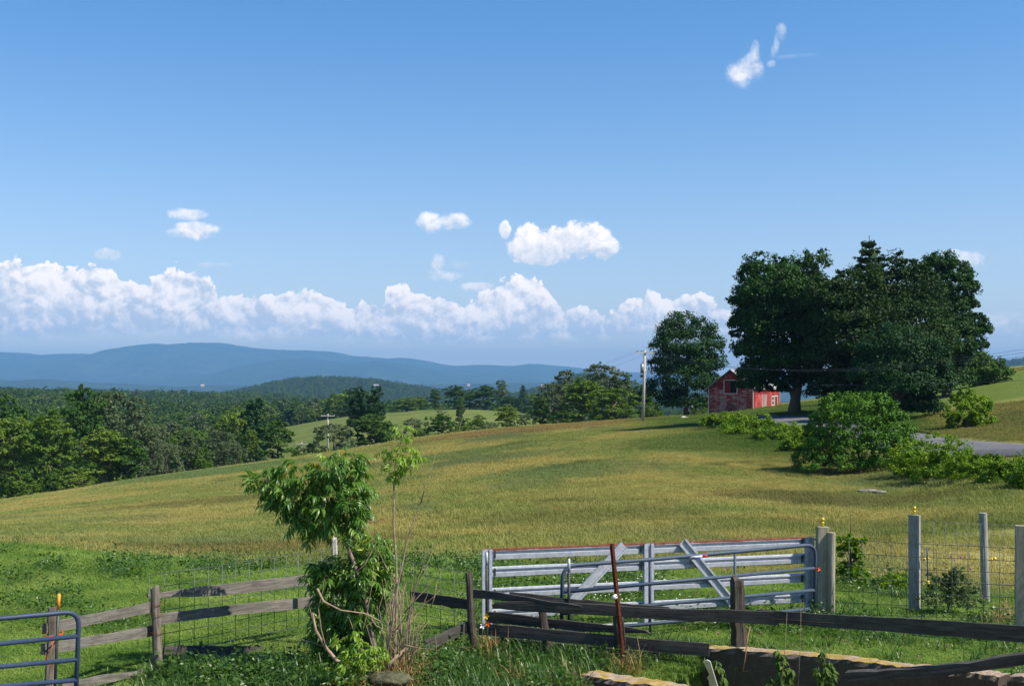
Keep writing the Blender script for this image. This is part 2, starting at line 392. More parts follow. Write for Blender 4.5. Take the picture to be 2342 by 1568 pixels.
def mat_blade(name, lo=0.62, hi=1.25, seed=False, dark=None):
    m, n = new_mat(name)
    pos = n.node('ShaderNodeNewGeometry', out=0)
    col = field_color(n, pos)
    t = n.node('ShaderNodeAttribute', out=2, attribute_name='tint')
    g = n.lin(t, 0, 1, lo, hi)
    gc = n.node('ShaderNodeCombineColor', [g, g, g])
    col = n.mixc(1.0, col, gc, 'MULTIPLY')
    if dark: col = n.mixc(n.sstep(t, dark[0]-0.05, dark[0]+0.05), col, dark[1])
    d = n.node('ShaderNodeBsdfPrincipled', {'Base Color': col, 'Roughness': 0.7, 'Specular IOR Level': 0.08})
    tr = n.node('ShaderNodeBsdfTranslucent', {0: n.mixc(1.0, col, (1.05, 1.1, 0.7), 'MULTIPLY')})
    n.node('ShaderNodeOutputMaterial', {0: n.node('ShaderNodeMixShader', [0.32, d, tr])}, out=None)
    return m

def mat_leaf(name, dark, light, var=0.35, trans=0.25, spec=0.12, rough=0.5, scale=0.35):
    m, n = new_mat(name)
    t = n.node('ShaderNodeAttribute', out=2, attribute_name='tint')
    info = n.node('ShaderNodeObjectInfo', out=None)
    oc = n.node('ShaderNodeTexCoord', out=None).outputs['Object']
    k = n.noise(oc, scale, 3, 0.6)
    f = n.add(n.mul(t, 0.6), n.mul(n.sub(k, 0.3), 1.0))
    col = n.mixc(n.m('MINIMUM', n.m('MAXIMUM', f, 0.0), 1.0), dark, light)
    g = n.lin(info.outputs['Random'], 0, 1, 1-var, 1+var)
    col = n.mixc(1.0, col, n.node('ShaderNodeCombineColor', [g, n.lin(info.outputs['Random'], 0, 1, 1-var*0.6, 1+var*0.6), g]), 'MULTIPLY')
    d = n.node('ShaderNodeBsdfPrincipled', {'Base Color': col, 'Roughness': rough, 'Specular IOR Level': spec})
    tr = n.node('ShaderNodeBsdfTranslucent', {0: n.mixc(1.0, col, (1.3, 1.35, 0.6), 'MULTIPLY')})
    n.node('ShaderNodeOutputMaterial', {0: n.node('ShaderNodeMixShader', [trans, d, tr])}, out=None)
    return m

def mat_wood(name, c1, c2, lichen=0.25, axis='x', rough=0.85):
    m, n = new_mat(name)
    oc = n.node('ShaderNodeTexCoord', out=None).outputs['Object']
    rnd = n.node('ShaderNodeObjectInfo', out=None).outputs['Random']
    oc = n.vadd(oc, n.comb(n.mul(rnd, 37.0), n.mul(rnd, 11.0), n.mul(rnd, 23.0)))
    s = (2.0, 30, 30) if axis == 'x' else (30, 30, 2.0)
    s2 = (3.5, 90, 90) if axis == 'x' else (90, 90, 3.5)
    g = n.noise(n.vscale(oc, s), 1.0, 6, 0.65, 0.8); fi = n.noise(n.vscale(oc, s2), 1.0, 4, 0.7)
    b = n.noise(oc, 5, 4, 0.6)
    col = n.mixc(n.sstep(g, 0.32, 0.68), c1, c2)
    col = n.mixc(n.mul(n.sstep(fi, 0.55, 0.72), 0.65), col, tuple(x*0.25 for x in c1))
    col = n.mixc(n.mul(n.sstep(b, 0.45, 0.75), 0.5), col, tuple(x*0.6 for x in c1))
    li = n.noise(oc, 22, 5, 0.7)
    col = n.mixc(n.mul(n.sstep(li, 0.66, 0.74), lichen), col, (0.42, 0.43, 0.36))
    principled(n, col, rough, 0.15, bump=n.add(n.mul(g, 0.6), fi), bstr=0.7, bdist=0.012)
    return m

def mat_plain(name, col, rough=0.6, spec=0.3, metal=0.0, noise_scale=8.0, amount=0.25):
    m, n = new_mat(name)
    oc = n.node('ShaderNodeTexCoord', out=None).outputs['Object']
    k = n.noise(oc, noise_scale, 5, 0.6)
    c = n.mixc(n.sstep(k, 0.3, 0.7), tuple(x*(1-amount) for x in col), tuple(min(1, x*(1+amount)) for x in col))
    principled(n, c, rough, spec, metal, bump=k, bstr=0.15, bdist=0.005)
    return m

def mat_galv(rust_edge=0.0, name='galvanised_steel'):
    m, n = new_mat(name)
    oc = n.node('ShaderNodeTexCoord', out=None).outputs['Object']
    k = n.noise(oc, 14, 5, 0.65); st = n.noise(n.vscale(oc, (14, 14, 1.5)), 1.0, 4, 0.6)
    col = n.mixc(n.sstep(k, 0.3, 0.7), (0.31, 0.335, 0.38), (0.44, 0.465, 0.51))
    col = n.mixc(n.mul(n.sstep(st, 0.56, 0.72), 0.35), col, (0.34, 0.27, 0.20))
    r = n.noise(oc, 3.2, 6, 0.75)
    rust = n.mixc(n.sstep(k, 0.35, 0.65), (0.095, 0.024, 0.012), (0.20, 0.055, 0.020))
    z = n.sep(oc)[2]
    if rust_edge:      # rust along the top lip
        mask = n.sstep(n.add(z, n.mul(n.sub(r, 0.5), 0.05)), rust_edge-0.050, rust_edge-0.030)
        col = n.mixc(n.mul(mask, n.sstep(r, 0.30, 0.38)), col, rust)
    else:
        mask = n.sub(1.0, n.sstep(n.add(z, n.mul(n.sub(r, 0.5), 0.06)), -0.078, -0.062))
        col = n.mixc(n.mul(mask, n.sstep(r, 0.46, 0.52)), col, rust)
        col = n.mixc(n.sstep(r, 0.70, 0.74), col, rust)
    principled(n, col, 0.55, 0.4, 0.15, bump=k, bstr=0.12, bdist=0.004)
    return m

def mat_concrete():
    m, n = new_mat('lichen_concrete')
    pos = n.node('ShaderNodeNewGeometry', out=None)
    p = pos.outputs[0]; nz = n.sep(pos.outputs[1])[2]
    k = n.noise(p, 9, 6, 0.7); b = n.noise(p, 2.2, 5, 0.65); sp = n.noise(p, 60, 3, 0.6)
    col = n.mixc(n.sstep(k, 0.3, 0.7), (0.22, 0.17, 0.13), (0.40, 0.31, 0.24))
    X = n.sep(p)[0]
    yl = n.mul(n.mul(n.sstep(b, 0.42, 0.55), n.sstep(nz, 0.6, 0.9)), n.sub(1.0, n.sstep(X, 4.3, 5.2)))
    col = n.mixc(n.mul(yl, 0.75), col, n.mixc(n.sstep(k, 0.3, 0.7), (0.26, 0.17, 0.015), (0.40, 0.27, 0.03)))
    col = n.mixc(n.sstep(sp, 0.68, 0.74), col, (0.55, 0.53, 0.50))
    col = n.mixc(n.mul(n.sub(1.0, n.sstep(nz, 0.3, 0.8)), 0.85), col, (0.045, 0.038, 0.035))  # upright faces painted near black to deepen their shade
    principled(n, col, 0.95, 0.1, bump=n.add(k, n.mul(sp, 0.4)), bstr=0.8, bdist=0.03)
    return m

def mat_redwood(name, vertical, worn):
    m, n = new_mat(name)
    oc = n.node('ShaderNodeTexCoord', out=None).outputs['Object']
    rnd = n.node('ShaderNodeObjectInfo', out=None).outputs['Random']
    oc2 = n.vadd(oc, n.comb(n.mul(rnd, 3.0), n.mul(rnd, 7.0), n.mul(rnd, 2.0)))
    k = n.noise(n.vscale(oc2, (6, 6, 1.2) if vertical else (1.2, 1.2, 7)), 1.0, 5, 0.7)
    b = n.noise(oc, 0.8, 4, 0.6)
    red = n.mixc(n.sstep(b, 0.3, 0.7), (0.200, 0.022, 0.020), (0.340, 0.040, 0.036))
    f = n.add(k, n.mul(n.sub(b, 0.5), 0.5))
    col = n.mixc(n.sstep(f, worn, worn+0.09), red, (0.30, 0.24, 0.23))
    g = n.lin(rnd, 0, 1, 0.72, 1.15)
    col = n.mixc(1.0, col, n.node('ShaderNodeCombineColor', [g, g, g]), 'MULTIPLY')
    principled(n, col, 0.8, 0.15, bump=k, bstr=0.4, bdist=0.02)
    return m

M = {}
M['ground'] = mat_ground()
M['grass'] = mat_blade('lush_grass', 0.68, 1.28)
M['hay'] = mat_blade('meadow_hay', 0.88, 1.16)
M['wood_dark'] = mat_wood('dark_weathered_board', (0.042, 0.038, 0.036), (0.095, 0.087, 0.080), 0.45)
M['wood_grey'] = mat_wood('grey_weathered_board', (0.105, 0.095, 0.082), (0.205, 0.188, 0.162), 0.4)
M['wood_pale'] = mat_wood('bleached_board', (0.33, 0.31, 0.28), (0.50, 0.47, 0.43), 0.1)
M['post_old'] = mat_wood('old_split_post', (0.10, 0.085, 0.07), (0.24, 0.20, 0.165), 0.3, 'z')
M['post_dark'] = mat_wood('dark_old_post', (0.040, 0.033, 0.028), (0.10, 0.085, 0.07), 0.3, 'z')
M['post_new'] = mat_wood('pale_sawn_post', (0.24, 0.215, 0.155), (0.36, 0.325, 0.24), 0.05, 'z')
M['post_grey'] = mat_wood('grey_treated_post', (0.22, 0.22, 0.19), (0.34, 0.335, 0.30), 0.05, 'z')
M['galv'] = mat_galv(); M['galv_top'] = mat_galv(0.088, 'rust_topped_steel')
M['blue'] = mat_plain('slate_blue_paint', (0.042, 0.064, 0.100), 0.6, 0.3, 0.0, 18, 0.12)
M['navy'] = mat_plain('dark_blue_paint', (0.026, 0.044, 0.088), 0.55, 0.35, 0.0, 18, 0.12)
M['rust'] = mat_plain('rusty_steel', (0.13, 0.040, 0.022), 0.8, 0.2, 0.3, 30, 0.5)
M['dkmetal'] = mat_plain('dull_dark_steel', (0.05, 0.055, 0.05), 0.55, 0.4, 0.5, 20, 0.3)
M['wire'] = mat_plain('galvanised_wire', (0.10, 0.115, 0.11), 0.5, 0.5, 0.6, 20, 0.2)
M['copper'] = mat_plain('reddish_wire', (0.36, 0.15, 0.09), 0.6, 0.3, 0.0, 20, 0.2)
M['yellow'] = mat_plain('yellow_plastic', (0.72, 0.50, 0.01), 0.4, 0.5, 0, 8, 0.05)
M['orange'] = mat_plain('orange_paint', (0.75, 0.26, 0.02), 0.5, 0.4, 0, 20, 0.15)
M['twine'] = mat_plain('orange_twine', (0.60, 0.10, 0.02), 0.8, 0.1, 0, 40, 0.3)
M['bluecord'] = mat_plain('blue_cord', (0.02, 0.05, 0.22), 0.6, 0.3, 0, 20, 0.2)
M['white'] = mat_plain('white_ceramic', (0.8, 0.8, 0.78), 0.3, 0.5, 0, 8, 0.03)
M['wpaint'] = mat_plain('worn_white_paint', (0.46, 0.42, 0.38), 0.7, 0.2, 0, 9, 0.25)
M['concrete'] = mat_concrete()
M['bark'] = mat_wood('tree_bark', (0.07, 0.058, 0.045), (0.15, 0.125, 0.10), 0.3, 'z')
M['bark_young'] = mat_plain('young_bark', (0.17, 0.13, 0.10), 0.8, 0.15, 0, 20, 0.3)
M['twig'] = mat_plain('dead_twig', (0.26, 0.19, 0.13), 0.8, 0.15, 0, 14, 0.35)
M['pole'] = mat_wood('bleached_pole', (0.34, 0.31, 0.27), (0.50, 0.46, 0.41), 0.0, 'z')
M['cable'] = mat_plain('power_cable', (0.06, 0.06, 0.07), 0.6, 0.3, 0, 5, 0.1)
M['grey_can'] = mat_plain('grey_enamel', (0.22, 0.25, 0.28), 0.4, 0.5, 0.2, 5, 0.1)
M['leaf_maple'] = mat_leaf('maple_leaf', (0.011, 0.038, 0.006), (0.038, 0.094, 0.013), 0.15, 0.20, scale=0.30)
M['leaf_mapleb'] = mat_leaf('dusky_maple_leaf', (0.013, 0.034, 0.006), (0.040, 0.078, 0.013), 0.12, 0.20, scale=0.25)
M['leaf_blue'] = mat_leaf('blue_green_leaf', (0.012, 0.040, 0.012), (0.034, 0.086, 0.022), 0.15, 0.2, scale=0.5)
M['leaf_dark'] = mat_leaf('dark_leaf', (0.022, 0.060, 0.008), (0.072, 0.142, 0.018), 0.25, 0.22, scale=0.4)
M['leaf_mid'] = mat_leaf('mid_green_leaf', (0.048, 0.104, 0.010), (0.150, 0.225, 0.026), 0.28, 0.25, scale=0.35)
M['leaf_grey'] = mat_leaf('grey_green_leaf', (0.044, 0.075, 0.026), (0.125, 0.165, 0.065), 0.25, 0.25, spec=0.35, scale=0.35)
M['leaf_pine'] = mat_leaf('pine_needles', (0.026, 0.062, 0.022), (0.072, 0.122, 0.042), 0.25, 0.15, scale=0.4)
M['leaf_yellow'] = mat_leaf('yellow_green_leaf', (0.050, 0.125, 0.006), (0.215, 0.320, 0.016), 0.15, 0.30, scale=0.8)
M['leaf_bush'] = mat_leaf('dogwood_leaf', (0.018, 0.070, 0.006), (0.105, 0.225, 0.016), 0.05, 0.14, scale=0.8)
M['leaf_ash'] = mat_leaf('ash_leaf', (0.036, 0.105, 0.014), (0.165, 0.290, 0.036), 0.35, 0.38, spec=0.45, rough=0.38, scale=2.0)
M['leaf_new'] = mat_leaf('fresh_leaf', (0.110, 0.220, 0.016), (0.270, 0.380, 0.040), 0.2, 0.40, spec=0.4, rough=0.4, scale=2.0)
M['leaf_tip'] = mat_leaf('reddish_young_leaf', (0.20, 0.22, 0.025), (0.36, 0.24, 0.05), 0.2, 0.38, spec=0.3, scale=2.0)
M['leaf_thistle'] = mat_leaf('grey_thistle_leaf', (0.075, 0.115, 0.045), (0.190, 0.235, 0.100), 0.2, 0.25, scale=2.0)
M['pink'] = mat_plain('pink_clover', (0.42, 0.10, 0.28), 0.8, 0.1, 0, 30, 0.3)
M['stem'] = mat_plain('green_stem', (0.10, 0.16, 0.04), 0.7, 0.2, 0, 12, 0.2)
M['wildwhite'] = mat_plain('white_petal', (0.75, 0.75, 0.70), 0.8, 0.1, 0, 30, 0.05)
M['tall'] = mat_leaf('shade_toned_tall_grass', (0.022, 0.065, 0.008), (0.085, 0.165, 0.020), 0.25, 0.30, spec=0.4, rough=0.4, scale=1.0)  # green darkened to stand in for foreground shade
M['tussock'] = mat_leaf('tussock_blade', (0.080, 0.095, 0.028), (0.200, 0.200, 0.065), 0.35, 0.25, scale=2.0)
M['straw'] = mat_leaf('dry_straw', (0.22, 0.13, 0.05), (0.42, 0.29, 0.13), 0.2, 0.2, scale=2.0)

# ------------------------------------------------------------------ ground, mountains, road
def build_ground():
    ys = np.concatenate([np.linspace(-36, 6, 16), np.linspace(7, 34, 130), np.geomspace(34.6, 260, 150)[1:], np.geomspace(266, 9000, 130)])
    a = np.linspace(-1.0, 1.0, 300); a = np.sign(a)*np.abs(a)**1.15*1.05
    A, Yg = np.meshgrid(a, ys)
    X = A*(Yg+40); X = np.where(Yg < 0, A*(40+np.abs(Yg)*0.5), X)
    Z = zf(X, Yg)
    V = np.stack([X, Yg, Z], -1).reshape(-1, 3)
    nr, nc = A.shape
    i = np.arange(nr*nc).reshape(nr, nc)
    Q = np.stack([i[:-1, :-1], i[:-1, 1:], i[1:, 1:], i[1:, :-1]], -1).reshape(-1, 4)
    o = add_obj('ground', fastmesh('ground', V, Q, M['ground'], True)); tag(o, kind='structure')
build_ground()

def mountains():
    m, n = new_mat('mountain_forest')
    pos = n.node('ShaderNodeNewGeometry', out=0)
    k = n.noise(pos, 0.0022, 8, 0.7)
    k2 = n.noise(pos, 0.02, 6, 0.7)
    col = n.mixc(n.sstep(n.add(n.mul(k, 0.6), n.mul(k2, 0.4)), 0.38, 0.62), (0.020, 0.040, 0.016), (0.055, 0.085, 0.030))
    principled(n, col, 1.0, 0.0, bump=k2, bstr=1.0, bdist=60)
    # skylines traced as (u, v), each range at its own distance
    R1 = [(-700,815),(-300,800),(-60,812),(30,808),(55,806),(110,815),(135,812),(185,808),(230,811),(285,812),(330,797),(375,791),(430,789),(470,783),(510,784),(545,790),(600,798),(665,801),(760,803),(800,812),(870,820),(930,822),(985,828),(1040,838),(1110,834),(1160,838),(1220,832),(1270,835),(1330,842),(1420,850),(1600,858),(1900,862),(2400,845),(3000,835)]
    R2 = [(-700,880),(100,872),(330,866),(500,858),(590,836),(640,824),(690,820),(760,824),(810,830),(860,824),(900,828),(950,836),(1000,846),(1060,858),(1110,852),(1180,858),(1250,868),(1350,872),(1500,876),(3000,880)]
    R3 = [(-700,862),(-100,862),(40,870),(110,866),(190,872),(300,878),(420,884),(500,880),(800,884),(1100,876),(1300,874),(3000,870)]
    V = []; Fs = []; b = 0
    for (R, d, dep, rough) in ((R1, 18000, 5200, 1.0), (R2, 14500, 3200, 1.0), (R3, 9400, 1500, 0.6)):
        us = np.linspace(R[0][0], R[-1][0], 700); vs = np.interp(us, [p[0] for p in R], [p[1] for p in R])
        vs = np.convolve(np.pad(vs, 6, mode='edge'), np.hanning(15)[1:-1]/np.hanning(15).sum(), mode='valid')
        top = (VH-vs)/F*d; x = (us-UC)/F*d
        ts = np.linspace(0, 1, 46)
        rows = []
        for t in list(ts)+[1.12, 1.3]:
            y = d-dep*(1-t)
            pr = np.sin(min(t, 1.0)*math.pi/2)**1.25 if t <= 1 else 1-(t-1)*1.2
            spur = fbm(x*0.00075, np.full_like(x, t*1.3+d*0.001), 5)*0.85+np.abs(fbm(x*0.0016+9, np.full_like(x, t*0.8+5), 4))*-0.5
            amp = math.sin(math.pi*min(t, 1.0))**0.8 if t <= 1 else 0
            z = -75+(top+75)*pr+spur*amp*(top+75)*0.55*rough + (fbm(x*0.012, np.full_like(x, t*20), 3)*14 if t > 0 else 0)
            rows.append(np.stack([x, np.full_like(x, y), z], -1))
        G = np.array(rows); nr, nc = G.shape[:2]
        i = b+np.arange(nr*nc).reshape(nr, nc)
        V.append(G.reshape(-1, 3)); Fs.append(np.stack([i[:-1, :-1], i[:-1, 1:], i[1:, 1:], i[1:, :-1]], -1).reshape(-1, 4)); b += nr*nc
    names = ['mountain_range', 'foothills', 'low_hills']
    off = 0
    for k, (v, f) in enumerate(zip(V, Fs)):
        o = add_obj(names[k], fastmesh(names[k], v, f-off, m, True)); tag(o, kind='structure'); off += len(v)
mountains()

ROAD = [(43, 38), (38.5, 48), (33.5, 58), (29.3, 68), (28.6, 78), (28.4, 90), (28.0, 102), (27.0, 114), (25.8, 126), (25.1, 136)]
def spline(pts, n=12):
    P_ = [Vector((*p, 0)) if len(p) == 2 else Vector(p) for p in pts]; out = []
    for i in range(len(P_)-1):
        p0 = P_[max(i-1, 0)]; p1 = P_[i]; p2 = P_[i+1]; p3 = P_[min(i+2, len(P_)-1)]
        for k in range(n):
            t = k/n
            out.append(0.5*((2*p1)+(p2-p0)*t+(2*p0-5*p1+4*p2-p3)*t*t+(3*p1-p0-3*p2+p3)*t**3))
    out.append(P_[-1]); return out
_rc = spline(ROAD, 6)
_rxy = np.array([(p.x, p.y) for p in _rc])
def road_dist(x, y):
    d = np.full(np.shape(x), 1e9)
    for a, b in zip(_rxy[:-1], _rxy[1:]):
        ab = b-a; t = np.clip(((x-a[0])*ab[0]+(y-a[1])*ab[1])/(ab@ab), 0, 1)
        d = np.minimum(d, np.hypot(x-a[0]-t*ab[0], y-a[1]-t*ab[1]))
    return d
def road():
    m, n = new_mat('asphalt')
    pos = n.node('ShaderNodeNewGeometry', out=0)
    k = n.noise(pos, 1.1, 6, 0.7); f = n.noise(pos, 40, 3, 0.6)
    col = n.mixc(n.sstep(k, 0.3, 0.7), (0.105, 0.105, 0.115), (0.145, 0.145, 0.155))
    principled(n, col, 1.0, 0.0, bump=f, bstr=0.3, bdist=0.01)
    V = []; w = 2.5
    for i, p in enumerate(_rc):
        t = (_rc[min(i+1, len(_rc)-1)]-_rc[max(i-1, 0)]).normalized(); nn_ = Vector((-t.y, t.x, 0))
        zc = max(gz(p.x+nn_.x*s, p.y+nn_.y*s) for s in (-w, 0, w))
        for s in (-w-0.5, -w, -w*0.5, 0, w*0.5, w, w+0.5):
            z = 0.6*zc+0.4*gz(p.x+nn_.x*s, p.y+nn_.y*s)+0.09-(0.3 if abs(s) > w else 0)
            V.append((p.x+nn_.x*s, p.y+nn_.y*s, z))
    nc = 7; i = np.arange(len(V)).reshape(-1, nc)
    Q = np.stack([i[:-1, :-1], i[:-1, 1:], i[1:, 1:], i[1:, :-1]], -1).reshape(-1, 4)
    o = add_obj('road', fastmesh('road', V, Q, m, True)); tag(o, kind='structure')
road()

# ------------------------------------------------------------------ foliage generators
def unit(v): return v/np.maximum(np.linalg.norm(v, axis=-1, keepdims=True), 1e-9)

def leaf_quads(rng, C, OUT, size, tint, flat=0.55):
    """diamond leaves at C (n,3), facing roughly OUT"""
    n_ = len(C)
    nrm = unit(OUT*0.7+np.array([0, 0, 0.35])+rng.normal(0, flat, (n_, 3)))
    t = unit(np.cross(nrm, rng.normal(0, 1, (n_, 3)))); b = np.cross(nrm, t)
    s = (size*rng.uniform(0.65, 1.25, n_))[:, None]
    V = np.stack([C-t*s*0.5, C-b*s*0.36+t*s*0.05, C+t*s*0.5-nrm*s*0.12, C+b*s*0.36+t*s*0.05], 1).reshape(-1, 3)
    Fq = np.arange(n_*4).reshape(-1, 4)
    return V, Fq, np.repeat(tint, 4)

def crown_from_lobes(rng, lobes, nleaf, size, clump=0.22, per=26, squash=0.65, name='crown', mat=None, inner=0.25):
    """lobes: list of (centre xyz, radii xyz)"""
    lobes = [(np.array(c, float), np.array(r, float)) for c, r in lobes]
    w = np.array([(r[0]*r[1]*r[2])**(2/3) for c, r in lobes]); w /= w.sum()
    ncl = max(6, nleaf//per)
    idx = rng.choice(len(lobes), ncl, p=w)
    c = np.array([l[0] for l in lobes])[idx]; r = np.array([l[1] for l in lobes])[idx]
    d = unit(rng.normal(0, 1, (ncl, 3))); d[:, 2] = np.abs(d[:, 2])*0.6+d[:, 2]*0.4; d = unit(d)
    rad = np.where(rng.rand(ncl) < inner, rng.uniform(0.3, 0.8, ncl), rng.uniform(0.82, 1.08, ncl))[:, None]
    cc = c+d*r*rad
    # drop clumps buried deep in other lobes
    deep = np.zeros(ncl, bool)
    for lc, lr in lobes:
        deep |= (((cc-lc)/lr)**2).sum(1) < 0.38
    keep = ~deep | (rng.rand(ncl) < 0.15)
    cc, d, r, idx = cc[keep], d[keep], r[keep], idx[keep]
    ncl = len(cc); per = max(4, int(nleaf/ncl))
    rm = (r.mean(1)*clump)*rng.uniform(0.6, 1.35, ncl)
    ct = rng.rand(ncl)
    k = np.repeat(np.arange(ncl), per)
    off = rng.normal(0, 1, (len(k), 3)); off = unit(off)*(rng.rand(len(k), 1)**0.5)
    off[:, 2] *= squash
    C = cc[k]+off*rm[k][:, None]*1.3
    OUT = unit(off+d[k]*0.8)
    T = np.clip(ct[k]*0.7+rng.rand(len(k))*0.3, 0, 1)
    V, Q, t = leaf_quads(rng, C, OUT, size, T)
    return fastmesh(name, V, Q, mat, False, {'tint': t}), cc

def limbs(mb, rng, base, top, r0, targets, n=7):
    """tapered trunk with limbs towards targets"""
    base = Vector(base); top = Vector(top)
    pts = []; rs = []
    for i in range(7):
        t = i/6; p = base.lerp(top, t)+Vector((rng.normal(0, 1), rng.normal(0, 1), 0))*r0*0.35*min(t*2, 1)
        pts.append(p); rs.append(r0*(1.35-0.35*min(1, t*6))*(1-0.82*t))
    mb.tube(pts, rs, 9)
    for tg in targets:
        tg = Vector(tg); h = min(max((tg.z-base.z)/(top.z-base.z+1e-6)*0.55+rng.uniform(-0.05, 0.05), 0.16), 0.9)
        k = h*6; i = int(k); s = pts[i].lerp(pts[min(i+1, 6)], k-i); r = rs[i]*0.55
        mid = s.lerp(tg, 0.5)+Vector((0, 0, (tg-s).length*0.10))
        mb.tube([s, s.lerp(mid, 0.5)+Vector((0, 0, 0.05)), mid, mid.lerp(tg, 0.55), tg], [r, r*0.8, r*0.55, r*0.32, r*0.10], 6, cap=False)

# --- generic crown library (built once, shared by copies) ---
LIB = {}
def lib_tree(key, seed, mat, H=12.0, W=8.0, nlobe=13, shape='round', nleaf=9000, size=0.34, low=0.12):
    rng = np.random.RandomState(seed); lobes = []
    for i in range(nlobe):
        t = (i+0.5)/nlobe; z = H*(low+(0.97-low)*t)
        if shape == 'round': env = math.sin(math.pi*min(1, 0.15+0.80*t))**0.55
        elif shape == 'oval': env = 0.75*math.sin(math.pi*(0.12+0.80*t))**0.7
        elif shape == 'bush': env = math.cos(t*math.pi/2)**0.45
        else: env = 0.55+0.35*math.sin(t*9+seed)
        a = i*2.399+rng.rand()
        rr = W/2*env*rng.uniform(0.35, 0.72)*(0.0 if i == nlobe-1 else 1)
        lr = W/2*rng.uniform(0.30, 0.46)*(0.75+0.35*env)
        lobes.append(((math.cos(a)*rr, math.sin(a)*rr, min(z, H-lr*0.8)), (lr, lr, lr*0.82)))
    lobes.append(((0, 0, H*(low+1)/2), (W*0.26, W*0.26, H*(1-low)*0.36)))
    me, cc = crown_from_lobes(rng, lobes, nleaf, size, name='crown', mat=mat)
    mb = MB(); tg = [cc[i] for i in rng.choice(len(cc), 9)]
    limbs(mb, rng, (0, 0, -0.5), (rng.normal(0, 0.3), rng.normal(0, 0.3), H*0.82), 0.20*W/8+0.06, tg)
    LIB[key] = (me, mb.mesh('trunk', M['bark'], True), H, W)

def lib_pine(key, seed, H=13.0, W=6.5, nleaf=8000, mat=None, conic=1.0):
    rng = np.random.RandomState(seed)
    V = []; C = []; O = []; T = []
    mb = MB(); mb.tube([(0, 0, -0.5), (0, 0, H*0.5), (0, 0, H*0.99)], [0.19, 0.12, 0.02], 7)
    nw = 20
    for k in range(nw):
        t = k/nw; z = H*(0.10+0.88*t); r = W/2*(1-t)**(0.8*conic)*rng.uniform(0.8, 1.15)+0.12
        nb = 6
        for j in range(nb):
            a = 2*math.pi*(j+rng.rand()*0.7)/nb; L = r*rng.uniform(0.7, 1.15)
            m_ = int(nleaf/(nw*nb)*(0.5+1.0*(1-t)))
            s = rng.rand(m_)**0.7
            px = np.cos(a)*L*s+rng.normal(0, 0.16, m_)*(0.4+s)*r*0.5; py = np.sin(a)*L*s+rng.normal(0, 0.16, m_)*(0.4+s)*r*0.5
            pz = z+L*0.22*s+rng.normal(0, 0.10, m_)
            C.append(np.stack([px, py, pz], -1)); O.append(np.tile([math.cos(a)*0.4, math.sin(a)*0.4, 0.8], (m_, 1))); T.append(np.clip(rng.rand()+rng.normal(0, 0.15, m_), 0, 1))
    C = np.concatenate(C); O = np.concatenate(O); T = np.concatenate(T)
    v, q, t = leaf_quads(rng, C, unit(O), 0.30, T, 0.7)
    LIB[key] = (fastmesh('crown', v, q, mat, False, {'tint': t}), mb.mesh('trunk', M['bark'], True), H, W)

lib_tree('dark1', 1, M['leaf_dark'], nleaf=12000); lib_tree('dark2', 2, M['leaf_dark'], shape='oval', nleaf=11000, W=7)
lib_tree('mid1', 3, M['leaf_mid'], nleaf=12000); lib_tree('mid2', 4, M['leaf_mid'], shape='oval', W=7, nleaf=11000)
lib_tree('mid3', 5, M['leaf_mid'], nlobe=16, W=9, nleaf=12000, low=0.03); lib_tree('grey1', 6, M['leaf_grey'], nlobe=20, W=8, nleaf=13000, size=0.28)
lib_tree('grey2', 7, M['leaf_grey'], nlobe=18, shape='oval', W=7, nleaf=11000, size=0.28)
lib_tree('blue1', 8, M['leaf_blue'], nleaf=11000, shape='oval', W=6.5)
lib_pine('pine1', 9, mat=M['leaf_pine']); lib_pine('pine2', 10, mat=M['leaf_pine'], H=13, W=7.5, conic=0.7)
lib_tree('bushd', 11, M['leaf_dark'], H=4, W=5.5, shape='bush', nlobe=12, nleaf=7000, size=0.20, low=0.0)
lib_tree('bushm', 12, M['leaf_mid'], H=4, W=5.5, shape='bush', nlobe=12, nleaf=7000, size=0.20, low=0.0)
lib_tree('bushg', 13, M['leaf_grey'], H=4, W=5.5, shape='bush', nlobe=14, nleaf=7000, size=0.18, low=0.0)
lib_tree('bushy', 14, M['leaf_yellow'], H=4, W=5.5, shape='bush', nlobe=14, nleaf=9000, size=0.17, low=0.0)
lib_tree('twiggy', 15, M['leaf_grey'], H=8, W=5, shape='oval', nlobe=10, nleaf=1600, size=0.16, low=0.15)

def place_tree(name, key, u, vtop, y, wpx, label, cat='tree', group=None, rz=0.0, sink=0.2):
    cr, tr, H, W = LIB[key]
    x = ux(u, y); zb = gz(x, y)-sink; h = (VH-vtop)/F*y-zb; w = wpx/F*y
    h = max(h, 1.0)
    t = empty(name, (x, y, zb), rz, label, cat, group)
    s = (w/W, w/W, h/H)
    add_obj('crown', cr, t, scale=s); add_obj('trunk', tr, t, scale=s)
    return t

